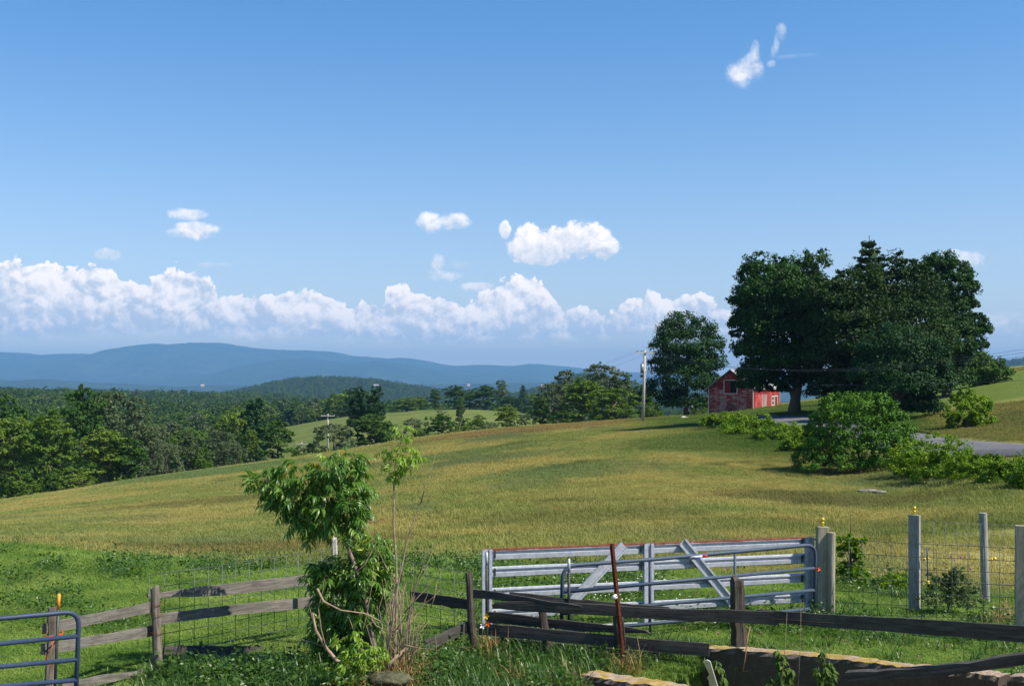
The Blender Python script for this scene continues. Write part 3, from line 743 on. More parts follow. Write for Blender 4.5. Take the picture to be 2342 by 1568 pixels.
# ------------------------------------------------------------------ hero trees, crowns laid out lobe by lobe at their own distance
def hero(name, seed, base, lobes, nleaf, size, mat, label, cat='tree', trunk_r=0.5, ttop=None, clump=0.24, group=None, depth=0.85, per=30, dead=0, inner=0.25, targets=12, trunks=None):
    """base (u, y); lobes (u, v, ru, rv[, dy]) in the photo's scale at distance y (+dy)"""
    u0, y = base; x0 = ux(u0, y); z0 = gz(x0, y)-0.25
    if name == 'hedge_shrub':
        for (u, v, ru, rv) in list(lobes)[:3]:
            vg = VH-(gz(ux(u, y), y)+0.25)/y*F; lobes = lobes+[(u, (v+vg)/2, ru*1.1, max(8, (vg-v)/2+6)), (u+ru*0.4, vg-8, ru*1.1, 12)]
    rng = np.random.RandomState(seed); L = []
    for i, l in enumerate(lobes):
        u, v, ru, rv = l[:4]; dy = l[4] if len(l) > 4 else rng.uniform(-0.7, 0.7)*ru/F*y
        yy = y+dy; p = at(u, v, yy); k = yy/F
        L.append(((p.x-x0, p.y-y, p.z-z0), (ru*k, max(ru, rv)*k*depth, rv*k)))
    L2 = [(c, (r[0]*1.04, r[1], r[2]*1.14)) for c, r in L]
    for _ in range(len(L)):
        i, j = rng.randint(len(L)), rng.randint(len(L)); c1, r1 = L[i]; c2, r2 = L[j]
        if i != j and math.dist(c1, c2) < 2.6*max(r1[0], r2[0]):
            L2.append((tuple((a+b)/2 for a, b in zip(c1, c2)), tuple((a+b)*0.40 for a, b in zip(r1, r2))))
    L = L2
    t = empty(name, (x0, y, z0), 0, label, cat, group)
    me, cc = crown_from_lobes(rng, L, nleaf, size, clump=clump, name='crown', mat=mat, per=per, inner=inner, squash=0.85)
    add_obj('crown', me, t)
    if trunk_r:
        mb = MB(); top = ttop if ttop else max(cc, key=lambda c: c[2])*0.8
        limbs(mb, rng, (0, 0, -0.3), top, trunk_r, [cc[i] for i in rng.choice(len(cc), targets)])
        mb.build('trunk', M['bark'], t, True)
    return t

hero('maple_tree', 21, (1815, 124), [(1800,680,60,60),(1725,882,34,20),(1705,862,26,16),(1755,885,40,22),(1780,760,70,60),(1800,830,60,50),(1760,830,50,40),(1740,700,50,60),(1745,618,44,34),(1712,640,28,26),(1860,605,32,34),(1820,640,52,44),(1770,670,70,45),(1705,690,34,32),(1850,690,50,55),(1715,742,46,34),(1690,735,20,18),(1790,745,80,50),(1695,770,24,16),
     (1740,800,56,34),(1712,810,30,20),(1830,800,66,60),(1735,855,46,30),(1790,865,70,34),(1850,868,44,30),(1768,890,34,16),(1880,760,40,60),(1785,597,12,10)], 80000, 0.29, M['leaf_maple'],
     'tall dark maple with bare lower trunk shading the lawn beside the red barn', trunk_r=0.62, ttop=(1.5, 0, 12.5), clump=0.27)
hero('maple_tree', 22, (2010, 118), [(1950,740,80,70),(2030,800,80,70),(1930,860,60,60),(1880,700,50,60),(1890,820,50,60),(1905,900,50,40),(1930,925,50,34),(1990,935,60,34),(1960,660,58,42),(2030,640,52,50),(1920,690,50,45),(2000,720,90,70),(1900,760,60,60),(2080,680,60,60),(1960,800,90,70),(2080,780,90,80),(1900,850,50,50),(2000,870,80,60),(2110,700,45,70),(1935,630,22,22),(2050,600,24,22),(2100,630,30,30),(2110,860,60,50),(1880,900,34,36)], 95000, 0.27, M['leaf_mapleb'],
     'broad dusky-green maple filling the middle of the clump behind the round bush', trunk_r=0.55, clump=0.22)
hero('maple_tree', 23, (2165, 138), [(2150,606,36,28),(2182,628,38,30),(2130,640,36,40),(2200,665,36,34),(2222,650,14,16),(2165,690,50,44),(2215,700,22,22),(2160,750,54,46),(2215,760,40,30),(2243,757,26,24),(2195,800,46,36),(2228,790,26,22),(2140,820,60,50),(2170,870,50,40),(2120,720,50,60)], 60000, 0.28, M['leaf_maple'],
     'open-crowned maple at the right end of the clump with sky showing through it', trunk_r=0.5, clump=0.25)
hero('oak_tree', 24, (2065, 105), [(2040,800,70,50),(2095,830,66,60),(2010,860,60,50),(2130,880,50,55),(2070,890,76,60),(2040,930,60,40),(2100,935,50,40),(2140,815,34,34)], 50000, 0.21, M['leaf_blue'],
     'blue-green spreading tree in front of the dusky maple, leaves down to the verge', trunk_r=0.35, clump=0.20)
rng0 = np.random.RandomState(3)
place_tree('spruce_tree', 'pine1', 1988, 534, 121, 280, 'dark spruce whose pointed tip rises above the middle of the clump')
hero('maple_tree', 25, (1570, 182), [(1570,770,60,50),(1570,830,60,50),(1570,880,60,50),(1540,800,50,40),(1605,830,40,50),(1590,925,50,24),(1560,742,38,24),(1525,752,28,22),(1600,750,34,24),(1515,790,26,24),(1570,800,60,40),(1625,795,30,32),(1510,830,26,26),(1560,850,64,40),(1635,838,26,34),(1530,880,44,36),(1600,890,56,40),(1560,925,54,26),(1510,900,30,34),(1625,915,34,24)], 44000, 0.31, M['leaf_maple'],
     'smaller round maple between the utility pole and the red barn', trunk_r=0.42, clump=0.24)
hero('ash_tree', 26, (2235, 150), [(2200,840,34,28),(2240,838,36,28),(2285,855,30,28),(2215,868,44,26),(2265,876,42,20),(2250,850,30,26)], 14000, 0.32, M['leaf_dark'], 'low bushy tree at the right foot of the maple clump under the hayfield', trunk_r=0.2)
hero('dogwood_bush', 27, (1965, 70), [(1900,1050,60,34),(1960,1060,80,30),(2020,1060,70,28),(1845,1050,40,26),(1880,1066,60,20),(2070,1062,44,24),(1900,960,44,34),(1930,930,50,28),(1985,925,50,24),(1950,960,74,48),(1990,950,60,42),(2030,985,56,50),(1895,985,48,40),(1970,1015,110,55),(2045,1030,52,40),(1880,1020,40,40),(2080,1050,28,30),(1850,1000,18,18)], 42000, 0.13, M['leaf_bush'],
     'large rounded dark-green bush on the bank below the maple clump', 'bush', trunk_r=0.08, ttop=(0, 0, 3.2), clump=0.17, inner=0.1)
hero('young_tree', 28, (2215, 90), [(2205,915,28,26),(2225,935,36,34),(2195,950,34,30),(2240,965,34,30),(2205,985,40,22),(2255,985,22,16),(2190,905,14,14)], 9000, 0.19, M['leaf_yellow'],
     'small yellow-green tree standing alone beyond the road', trunk_r=0.10, clump=0.2)
HED = [(1690,110,[(1684,974,30,20),(1708,978,30,20),(1690,992,30,14)],'dense low hedge shrub just left of the small peak'),(1765,99,[(1762,988,38,26),(1784,994,30,24),(1770,1008,34,16)],'middle hedge shrub between the small peak and the round bush'),(1835,86,[(1830,1020,40,26),(1850,1030,30,24)],'shaded hedge shrub touching the left side of the round bush'),
       (1655,116,[(1632,958,24,10),(1658,957,26,12),(1684,962,26,14),(1655,978,34,12)], 'low yellow-green hedge growth at the far end by the lawn'),
       (1730,104,[(1725,975,30,20),(1745,966,20,18),(1698,984,32,16),(1740,995,40,18)], 'yellow-green shrub forming a small peak in the roadside hedge'),
       (1795,96,[(1775,995,36,22),(1815,996,34,24),(1830,1012,34,26),(1795,1015,40,20)], 'leafy hedge shrub just left of the round bush'),
       (2085,64,[(2075,1045,40,36),(2105,1055,40,34),(2085,1075,44,22)], 'tangled hedge shrub tucked against the right side of the round bush'),
       (2150,60,[(2140,1022,38,32),(2165,1042,50,42),(2120,1060,44,36),(2150,1080,50,24)], 'bright hedge shrub hiding the road edge where it narrows'),
       (2225,56,[(2210,1066,44,32),(2250,1070,40,30),(2230,1095,50,30),(2190,1090,34,24)], 'hedge shrub below the open stretch of road'),
       (2290,52,[(2275,1066,30,26),(2305,1084,44,36),(2290,1106,46,32)], 'yellowing hedge shrub near the right edge'),
       (2352,48.5,[(2345,1095,40,40),(2375,1100,60,60),(2400,1090,60,70),(2350,1125,50,36)], 'last hedge shrub cut by the right edge of the picture')]
for i, (u, y, lb, lab) in enumerate(HED):
    hero('hedge_shrub', 40+i, (u, y), lb, 8500, 0.17 if y > 80 else 0.12, M['leaf_yellow'], lab, 'shrub', trunk_r=0.05, ttop=(0, 0, 0.9), clump=0.22, inner=0.12, group='shrubs of the roadside hedge', targets=6)

# trees placed one by one: name, kind, u, v of top, distance, width, label
TREES = [
 ('field_tree','dark2',20,900,205,110,'dark tree at the left edge behind the field'),
 ('field_tree','mid3',30,950,172,150,'spreading mid-green tree cut by the left edge'),
 ('field_tree','mid1',118,936,168,130,'yellowish-green round tree left of the dead-stemmed one'),
 ('field_tree','dark1',190,880,196,105,'dark round-topped tree standing above the left group'),
 ('field_tree','grey1',250,884,200,105,'olive tree beside the dark round-topped one'),
 ('field_tree','grey2',310,906,195,95,'pale grey-green poplar on the right of the left group'),
 ('field_tree','mid1',235,975,165,120,'mid-green tree low in the centre of the left group'),
 ('field_tree','grey1',345,965,198,80,'grey-green tree where the left group meets the wood'),
 ('field_tree','dark1',290,1000,166,90,'dark leafy tree at the field edge, right side of the left group'),
 ('field_bush','bushm',45,1075,150,110,'rounded bright bush at the foot of the left trees'),
 ('field_bush','bushm',170,1068,154,110,'bush with bare dead twigs at the foot of the left group'),
 ('field_bush','bushd',120,1080,152,60,'small dark bush between two brighter ones at the left'),
 ('field_tree','mid2',-40,960,170,120,'tall tree just at the left margin'),
 ('field_bush','bushg',385,1010,190,80,'grey-green bush at the field edge right of the left group'),
 ('field_bush','grey2',430,985,200,70,'loose grey-green small tree on the field edge'),
 ('field_tree','grey1',500,980,205,80,'pale willow-like tree on the field edge'),
 ('field_bush','mid1',572,975,212,50,'yellow-green tree beside the round dark one'),
 ('field_tree','dark1',632,958,208,80,'round dark-green tree on the field edge left of the small pole'),
 ('field_bush','bushg',545,1015,200,60,'low grey bush on the field edge'),
 ('field_bush','bushm',465,1025,200,60,'low green bush on the field edge'),
 ('field_bush','bushm',685,1020,215,50,'green bush under the lower small pole'),
 ('apple_bush','bushg',762,968,200,120,'broad grey-green apple bush in front of the twin dark trees'),
 ('twin_tree','blue1',818,886,232,64,'left one of the twin dark trees in the middle of the field edge'),
 ('twin_tree','blue1',860,882,230,56,'right one of the twin dark trees, with the pointed crown'),
 ('twin_tree','dark1',845,945,215,110,'dark thicket below the twin trees'),
 ('field_bush','bushd',885,965,218,70,'dark bush right of the twin trees'),
 ('field_bush','bushg',945,955,225,60,'grey-green bush in the gully'),
 ('field_bush','bushd',1010,948,220,95,'dark rounded bush behind the crest left of centre'),
 ('field_bush','bushm',1060,955,225,60,'green bush beside the dead snag'),
 ('field_tree','mid2',1095,948,218,44,'slim green shrub right of the snag'),
 ('field_tree','mid1',1160,925,222,62,'leafy small tree at the crest'),
 ('field_bush','bushg',1120,965,215,60,'low scrub along the crest'),
 ('field_bush','bushg',1205,945,225,70,'low grey scrub right of the small crest tree'),
 ('field_bush','bushd',960,985,208,60,'low dark scrub on the near edge of the gully'),
 ('snag_tree','twiggy',1012,905,300,36,'thin half-bare tree in the far pasture'),
 ('pasture_tree','dark2',1053,908,310,28,'small dark tree alone in the far pasture'),
 ('grove_tree','grey1',1262,872,228,90,'pale tree at the left end of the grove by the pole'),
 ('grove_tree','grey2',1295,845,232,84,'grey-green poplar second from the left in the grove'),
 ('grove_tree','mid1',1330,862,215,110,'bright green tree low in the middle of the grove'),
 ('grove_tree','grey1',1372,826,226,100,'tallest feathery tree of the grove'),
 ('grove_tree','grey2',1425,850,222,90,'feathery tree between the tallest one and the utility pole'),
 ('grove_tree','mid3',1400,885,205,120,'leafy tree at the foot of the feathery ones'),
 ('grove_tree','dark1',1465,880,212,70,'dark tree right behind the utility pole'),
 ('grove_tree','dark2',1240,905,218,50,'dark small tree at the left foot of the grove'),
 ('field_bush','bushm',1490,920,196,70,'shrub at the foot of the utility pole'),
 ('field_bush','bushd',1290,940,205,90,'dark bush under the left half of the grove'),
 ('field_bush','bushm',1600,925,200,50,'bush beside the left corner of the barn'),
 ('ridge_tree','mid1',930,908,470,60,'pale green tree at the left end of the pasture treeline'),
 ('ridge_tree','dark2',995,888,500,34,'narrow tree standing in the pasture treeline'),
 ('ridge_tree','dark1',1040,880,480,56,'round dark tree of the pasture treeline'),
 ('ridge_tree','mid2',1075,890,500,50,'green tree right of the round dark one in the far treeline'),
 ('ridge_tree','dark1',1110,880,500,70,'broad tree in the middle of the far treeline'),
 ('ridge_tree','grey2',1147,868,505,40,'tall thin tree sticking out of the far treeline'),
 ('ridge_tree','pine1',1196,878,470,44,'dark conical tree right in the far treeline'),
 ('ridge_tree','dark1',1165,905,480,60,'low dark tree left of the conical one'),
 ('ridge_tree','mid1',960,905,500,50,'light green tree in the far treeline'),
 ('ridge_tree','mid3',1225,898,440,60,'tree closing the far treeline next to the grove'),
]
rz = random.Random(4)
for (nm, key, u, vt, y, w, lab) in TREES:
    grp = {'field_tree': 'trees along the edge of the hayfield', 'field_bush': 'bushes along the edge of the hayfield', 'grove_tree': 'trees of the grove by the utility pole',
           'ridge_tree': 'treeline beyond the far pasture', 'twin_tree': 'twin dark trees'}.get(nm)
    place_tree(nm, key, u, vt, y, w*1.12, lab, 'bush' if 'bush' in nm else 'tree', grp, rz.uniform(0, 6.28))

# the wood beyond the field: nearest trees one by one, the rest as one mass
def forest():
    rng = np.random.RandomState(8); n_ = 0; tries = 0; near = []
    keys = ['dark1', 'mid1', 'pine2', 'mid2', 'grey1', 'dark2', 'mid1', 'mid3', 'pine2', 'blue1', 'grey2', 'mid3']
    FL = {'d': ('dark-green broadleaf tree among those filling the valley beyond the hayfield', 'dark broadleaf trees of the valley wood'), 'm': ('lighter green broadleaf tree among those filling the valley beyond the hayfield', 'lighter broadleaf trees of the valley wood'), 'p': ('pine tree among those filling the valley beyond the hayfield', 'pines of the valley wood'), 'g': ('pale grey-green tree among those filling the valley beyond the hayfield', 'grey-green trees of the valley wood'), 'b': ('narrow blue-green tree among those filling the valley beyond the hayfield', 'blue-green trees of the valley wood')}
    FL = {k: FL.get(k[0]) for k in LIB}
    while n_ < 210 and tries < 6000:
        tries += 1
        u = rng.uniform(-140, 800); y = 245*math.exp(rng.uniform(0, 0.82)); x = ux(u, y)
        if u > 600: continue
        if u > 560 and 330 < y < 560: continue
        if any((x-a)**2+(y-b)**2 < 58 for a, b in near): continue
        near.append((x, y)); key = keys[rng.randint(len(keys))]
        cr, tr, H, W = LIB[key]; s = rng.uniform(0.85, 1.25); z = gz(x, y)-0.3
        t = empty('forest_tree', (x, y, z), rng.uniform(0, 6.28), FL[key][0], 'tree', FL[key][1])
        sc = (s*1.15, s*1.15, s*(1.0+0.15*rng.rand()))
        add_obj('crown', cr, t, scale=sc); add_obj('trunk', tr, t, scale=sc)
        n_ += 1
    return near
near_f = forest()

def gn_scatter(name, pts, rots, scales, protos, label=None, cat=None, kind='stuff', seed=0):
    """one object whose points carry instances of the prototype meshes"""
    me = bpy.data.meshes.new(name); me.vertices.add(len(pts)); me.vertices.foreach_set('co', np.asarray(pts, np.float32).ravel())
    a = me.attributes.new('rz', 'FLOAT', 'POINT'); a.data.foreach_set('value', np.asarray(rots, np.float32))
    a = me.attributes.new('sc', 'FLOAT_VECTOR', 'POINT'); a.data.foreach_set('vector', np.asarray(scales, np.float32).ravel())
    a = me.attributes.new('pick', 'INT', 'POINT'); a.data.foreach_set('value', np.random.RandomState(seed).randint(0, len(protos), len(pts)).astype(np.int32))
    me.update()
    o = add_obj(name, me); tag(o, label, cat, None, kind)
    ng = bpy.data.node_groups.new(name, 'GeometryNodeTree')
    ng.interface.new_socket('Geometry', in_out='INPUT', socket_type='NodeSocketGeometry'); ng.interface.new_socket('Geometry', in_out='OUTPUT', socket_type='NodeSocketGeometry')
    N = ng.nodes; L = ng.links
    gi = N.new('NodeGroupInput'); go = N.new('NodeGroupOutput')
    g2i = N.new('GeometryNodeGeometryToInstance')
    for pm in reversed(protos):
        oi = N.new('GeometryNodeObjectInfo'); oi.inputs['As Instance'].default_value = True
        po = bpy.data.objects.new(name+'_piece', pm); oi.inputs['Object'].default_value = po
        L.new(oi.outputs['Geometry'], g2i.inputs[0])
    iop = N.new('GeometryNodeInstanceOnPoints'); iop.inputs['Pick Instance'].default_value = True
    def attr(nm, ty):
        n_ = N.new('GeometryNodeInputNamedAttribute'); n_.data_type = ty; n_.inputs['Name'].default_value = nm
        return n_.outputs[0]
    L.new(gi.outputs[0], iop.inputs['Points']); L.new(g2i.outputs[0], iop.inputs['Instance'])
    L.new(attr('pick', 'INT'), iop.inputs['Instance Index'])
    cx = N.new('ShaderNodeCombineXYZ'); L.new(attr('rz', 'FLOAT'), cx.inputs[2]); L.new(cx.outputs[0], iop.inputs['Rotation'])
    L.new(attr('sc', 'FLOAT_VECTOR'), iop.inputs['Scale']); L.new(iop.outputs[0], go.inputs[0])
    md = o.modifiers.new('scatter', 'NODES'); md.node_group = ng
    return o

def mini_crown(seed, mat, H, W, shape='round', nleaf=650, size=0.85):
    lib_tree('_tmp', seed, mat, H, W, 8, shape, nleaf, size, 0.1); me = LIB.pop('_tmp')[0]; return me
def far_forest():
    rng = np.random.RandomState(12)
    protos = [mini_crown(31, M['leaf_dark'], 12, 9, nleaf=1500, size=0.6), mini_crown(32, M['leaf_mid'], 12, 9, nleaf=1500, size=0.6), mini_crown(33, M['leaf_grey'], 13, 8, 'oval', 1500, 0.6), mini_crown(34, M['leaf_mid'], 12, 9.5, 'round', 1500, 0.6), mini_crown(35, M['leaf_dark'], 13, 8, 'oval', 1500, 0.6), mini_crown(36, M['leaf_pine'], 13, 8, 'round', 1500, 0.55)]
    P_ = []
    def scatter(n_, u0, u1, y0, y1, cond=None, smin=0.85, smax=1.3):
        u = rng.uniform(u0, u1, n_); y = np.sqrt(rng.uniform(y0**2, y1**2, n_)); x = ux(u, y)
        k = np.ones(n_, bool) if cond is None else cond(u, x, y)
        x, y = x[k], y[k]; z = zf(x, y)-0.5
        s = rng.uniform(smin, smax, len(x))
        P_.append(np.stack([x, y, z, s], -1))
    fieldm = lambda u, x, y: ~((u > 640) & (y > 290) & (y < 520)) & ~((u > 560) & (u < 760) & (y > 330) & (y < 600))
    scatter(5200, -260, 850, 545, 1000, fieldm); scatter(9500, -300, 900, 1000, 1750)
    scatter(1100, -300, 560, 520, 640, fieldm)
    scatter(6500, 820, 1700, 680, 1500); 
    scatter(14000, 150, 1800, 1500, 2500, None, 0.9, 1.4); scatter(20000, 350, 1650, 2500, 3500, None, 0.9, 1.4)
    scatter(1800, 2250, 2500, 3600, 4400, None, 1.2, 1.8)
    A_ = np.concatenate(P_)
    gn_scatter('forest', A_[:, :3], rng.uniform(0, 6.28, len(A_)), np.stack([A_[:, 3]*1.1, A_[:, 3]*1.1, A_[:, 3]*rng.uniform(0.85, 1.15, len(A_))], -1), protos,
               'far wood covering the valley floor and the low hills', 'forest', 'stuff', 3)
far_forest()

# ------------------------------------------------------------------ grass and hay
def blades(rng, n_, area, h0, h1, w, lean=0.4, seg=2, head=0.0, circ=False):
    x = rng.uniform(-area/2, area/2, n_); y = rng.uniform(-area/2, area/2, n_)
    h = rng.uniform(h0, h1, n_); a = rng.uniform(0, 6.283, n_); l = rng.rand(n_)*lean*h; ww = w*rng.uniform(0.6, 1.3, n_)
    dx, dy = np.cos(a), np.sin(a); px, py = -dy*ww/2, dx*ww/2
    z0 = np.full(n_, -0.05)
    V = np.stack([np.stack([x-px, y-py, z0], -1), np.stack([x+px, y+py, z0], -1),
                  np.stack([x+dx*l*0.3+px*0.8, y+dy*l*0.3+py*0.8, h*0.6], -1), np.stack([x+dx*l*0.3-px*0.8, y+dy*l*0.3-py*0.8, h*0.6], -1),
                  np.stack([x+dx*l, y+dy*l, h*(1-0.25*lean*rng.rand(n_))], -1)], 1)
    b = np.arange(n_)[:, None]*5
    Q = b+np.array([[0, 1, 2, 3]]); T = b+np.array([[3, 2, 4]])
    t = rng.rand(n_)
    V = V.reshape(-1, 3); tint = np.repeat(t*0.8, 5); Fs = [Q, T]
    if head > 0:
        m_ = rng.rand(n_) < head; tip = V.reshape(-1, 5, 3)[m_][:, 4]; k = len(tip); off = len(V)
        s = 0.012; hh = 0.07
        pa = np.stack([px, py, np.zeros(n_)], -1)[m_]; pa = unit(pa)*s
        H = np.stack([tip-[0, 0, 0.01], tip+pa+[0, 0, hh*0.4], tip+[0, 0, hh], tip-pa+[0, 0, hh*0.4]], 1).reshape(-1, 3)
        V = np.concatenate([V, H]); tint = np.concatenate([tint, np.full(k*4, 0.95)]); Fs.append(off+np.arange(k*4).reshape(-1, 4))
    return V, Fs, tint

def in_yard(x, y, m_=0.0):
    d = (x-W0[0])*_wn[0]+(y-W0[1])*_wn[1]; t = (x-W0[0])*_wd[0]+(y-W0[1])*_wd[1]
    return (d > -0.42-m_) & (t > -0.2)

def grasses():
    rng = np.random.RandomState(77)
    # lush grass near the fences
    pr = []
    for k in range(3):
        V, Fs, t = blades(rng, 460, 1.15, 0.03, 0.11, 0.009, 2.4)
        pr.append(fastmesh('grass', V, Fs, M['grass'], False, {'tint': t}))
    V, Fs, t = blades(rng, 320, 1.15, 0.04, 0.15, 0.009, 2.2); pr.append(fastmesh('grass', V, Fs, M['grass'], False, {'tint': t}))
    n_ = 15000; y = np.sqrt(rng.uniform(9.5**2, 33**2, n_)); x = rng.uniform(-0.56, 0.56, n_)*y
    edge = 25.3-0.34*x-y
    k = (edge > -1.6+rng.normal(0, 0.6, n_)) & ~in_yard(x, y)
    k &= ~((((x+12.2)/1.5)**2+((y-26)/0.8)**2) < 0.8)
    x, y = x[k], y[k]
    s = rng.uniform(0.8, 1.25, len(x))
    hs = s*(0.55+1.0*np.clip(fbm(x*0.35, y*0.35, 3)+0.25, 0, 1))
    gn_scatter('grass', np.stack([x, y, zf(x, y)], -1), rng.uniform(0, 6.28, len(x)), np.stack([s, s, hs], -1), pr, 'lush green grass around the fences and the gate', 'grass', 'stuff', 1)
    # hay meadow
    pr = []
    for k_ in range(4):
        V, Fs, t = blades(rng, 520, 2.4, 0.05, 0.15 if k_ < 2 else 0.19, 0.013, 2.2, head=0.02 if k_ % 2 else 0.0)
        pr.append(fastmesh('hay', V, Fs, M['hay'], False, {'tint': t}))
    n_ = 42000; y = 20*np.exp(rng.uniform(0, math.log(205/20), n_)**1.0); y = np.sqrt(rng.uniform(20**2, 205**2, n_)*0.55+y**2*0.45); x = rng.uniform(-0.50, 0.52, n_)*y
    edge = 25.3-0.34*x-y
    k = (edge < 0.8+rng.normal(0, 0.7, n_)) & (road_dist(x, y) > 4.2)
    barn = (x > 26) & (x < 43) & (y > 160) & (y < 190)
    k &= ~barn
    k &= ~((x > 25) & (y > 108) & (y < 182) & (x/y > 0.34))
    x, y = x[k], y[k]
    s = rng.uniform(0.85, 1.2, len(x))*np.clip(0.8+y/160, 0.8, 1.7)
    hs = rng.uniform(0.7, 1.15, len(x))*(0.7+1.1*np.clip(fbm(x*0.08, y*0.11, 3)+0.25, 0, 1))
    gn_scatter('hay_meadow', np.stack([x, y, zf(x, y)], -1), rng.uniform(0, 6.28, len(x)), np.stack([s, s, hs], -1), pr, 'golden hay meadow rolling over the hillside', 'meadow', 'stuff', 2)
grasses()

def arch_blade(rng, L, w, up, out, n=5):
    """arched blade strip, returns verts and quads"""
    a = rng.uniform(0, 6.283); d = np.array([math.cos(a), math.sin(a), 0]); s = np.array([-d[1], d[0], 0])
    V = []
    for i in range(n+1):
        t = i/n; p = d*out*L*t**1.6+np.array([0, 0, 1])*L*up*(t-0.55*t**2.6*(out/0.6))
        ww = w*(1-t**2)*0.5+0.0005
        V += [p-s*ww, p+s*ww]
    Q = [(2*i, 2*i+1, 2*i+3, 2*i+2) for i in range(n)]
    return np.array(V), np.array(Q)
def tuft(rng, n_, L0, L1, w, spread, mat, out0=0.3, out1=0.9):
    V = []; Q = []; T = []; b = 0
    for i in range(n_):
        v, q = arch_blade(rng, rng.uniform(L0, L1), w*rng.uniform(0.6, 1.3), 0.85, rng.uniform(out0, out1))
        v = v+np.array([rng.normal(0, spread), rng.normal(0, spread), -0.03]); V.append(v); Q.append(q+b); b += len(v); T.append(np.full(len(v), rng.rand()))
    return fastmesh('tuft', np.concatenate(V), np.concatenate(Q), mat, False, {'tint': np.concatenate(T)})
def tall_grass():
    rng = np.random.RandomState(15)
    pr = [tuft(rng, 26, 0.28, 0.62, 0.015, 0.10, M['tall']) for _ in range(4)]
    pts = []
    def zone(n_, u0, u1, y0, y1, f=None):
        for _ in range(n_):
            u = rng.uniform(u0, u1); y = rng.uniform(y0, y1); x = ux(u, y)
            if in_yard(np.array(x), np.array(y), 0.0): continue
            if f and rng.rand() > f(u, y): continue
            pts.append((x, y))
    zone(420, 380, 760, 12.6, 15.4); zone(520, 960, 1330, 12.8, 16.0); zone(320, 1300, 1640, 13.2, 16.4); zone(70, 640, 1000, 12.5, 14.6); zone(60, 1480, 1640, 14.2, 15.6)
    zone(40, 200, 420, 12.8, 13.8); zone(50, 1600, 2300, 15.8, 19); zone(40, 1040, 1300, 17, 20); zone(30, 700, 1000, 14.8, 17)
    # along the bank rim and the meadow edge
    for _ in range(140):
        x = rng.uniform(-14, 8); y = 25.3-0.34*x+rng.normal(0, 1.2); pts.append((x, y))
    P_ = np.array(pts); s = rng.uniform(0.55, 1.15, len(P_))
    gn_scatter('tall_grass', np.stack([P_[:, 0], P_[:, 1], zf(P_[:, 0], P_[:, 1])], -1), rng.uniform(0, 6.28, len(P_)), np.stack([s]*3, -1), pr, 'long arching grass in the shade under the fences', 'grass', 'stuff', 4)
    ds = [tuft(rng, 34, 0.25, 0.75, 0.009, 0.09, M['straw'], 0.1, 0.7) for _ in range(2)]
    pts = []
    for (u, y, n_, su, sy) in ((925, 14.6, 24, 22, 0.3), (905, 14.1, 16, 30, 0.25), (1425, 14.6, 12, 14, 0.2), (2300, 18.8, 10, 26, 0.5), (1120, 16.0, 8, 12, 0.3), (880, 13.8, 10, 30, 0.2), (1290, 14.0, 8, 60, 0.4)):
        for _ in range(n_):
            yy = y+rng.normal(0, sy); pts.append((ux(u+rng.normal(0, su), yy), yy))
    P_ = np.array(pts); s = rng.uniform(0.6, 1.1, len(P_))
    gn_scatter('dry_grass', np.stack([P_[:, 0], P_[:, 1], zf(P_[:, 0], P_[:, 1])], -1), rng.uniform(0, 6.28, len(P_)), np.stack([s]*3, -1), ds, 'dry straw-coloured grass at the foot of the dead shrub', 'grass', 'stuff', 5)
    # coarse darker tussocks that mottle the meadow
    n2 = 8500; yy = 24*np.exp(rng.rand(n2)*math.log(170/24)); xx = rng.uniform(-0.46, 0.47, n2)*yy  # noqa
    kk = (fbm(xx*0.05+2, yy*0.07, 3)+0.5*fbm(xx*0.3, yy*0.3, 2) > 0.02) & (25.3-0.34*xx-yy < 0) & (road_dist(xx, yy) > 4.5) & ~((xx > 25) & (yy > 108))
    xx, yy = xx[kk], yy[kk]; s = rng.uniform(0.35, 0.9, len(xx))
    gn_scatter('meadow_tussocks', np.stack([xx, yy, zf(xx, yy)], -1), rng.uniform(0, 6.28, len(xx)), np.stack([s*1.5, s*1.5, s*0.8], -1), [tuft(rng, 30, 0.20, 0.42, 0.016, 0.16, M['tussock'], 0.5, 1.2) for _ in range(3)], 'dull green tussocks scattered through the hay meadow', 'meadow', 'stuff', 9)
    # broad low weeds in the foreground and clover heads
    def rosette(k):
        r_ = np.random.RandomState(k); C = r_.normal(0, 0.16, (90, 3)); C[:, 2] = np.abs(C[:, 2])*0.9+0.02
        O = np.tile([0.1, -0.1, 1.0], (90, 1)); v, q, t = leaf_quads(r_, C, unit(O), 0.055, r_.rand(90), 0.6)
        return fastmesh('weed', v, q, M['tall'], False, {'tint': t})  # weeds share the green with shade put into it
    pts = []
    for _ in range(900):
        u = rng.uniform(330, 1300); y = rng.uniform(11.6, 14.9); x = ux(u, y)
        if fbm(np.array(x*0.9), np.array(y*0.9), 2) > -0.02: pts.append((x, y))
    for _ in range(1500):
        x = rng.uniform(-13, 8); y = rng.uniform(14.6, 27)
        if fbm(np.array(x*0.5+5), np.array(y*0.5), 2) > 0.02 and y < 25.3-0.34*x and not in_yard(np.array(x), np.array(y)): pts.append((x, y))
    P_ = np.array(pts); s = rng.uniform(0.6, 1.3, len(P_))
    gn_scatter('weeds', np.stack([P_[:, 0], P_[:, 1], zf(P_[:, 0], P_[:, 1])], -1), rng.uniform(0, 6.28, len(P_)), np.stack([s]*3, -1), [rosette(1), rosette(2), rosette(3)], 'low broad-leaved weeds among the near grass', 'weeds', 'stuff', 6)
    def head(mat, r):
        b = bmesh.new(); bmesh.ops.create_icosphere(b, subdivisions=1, radius=r); 
        for v in b.verts: v.co.z = v.co.z*1.1+0.24
        me = bpy.data.meshes.new('flower'); b.to_mesh(me); b.free(); me.materials.append(mat); return me
    pts = []
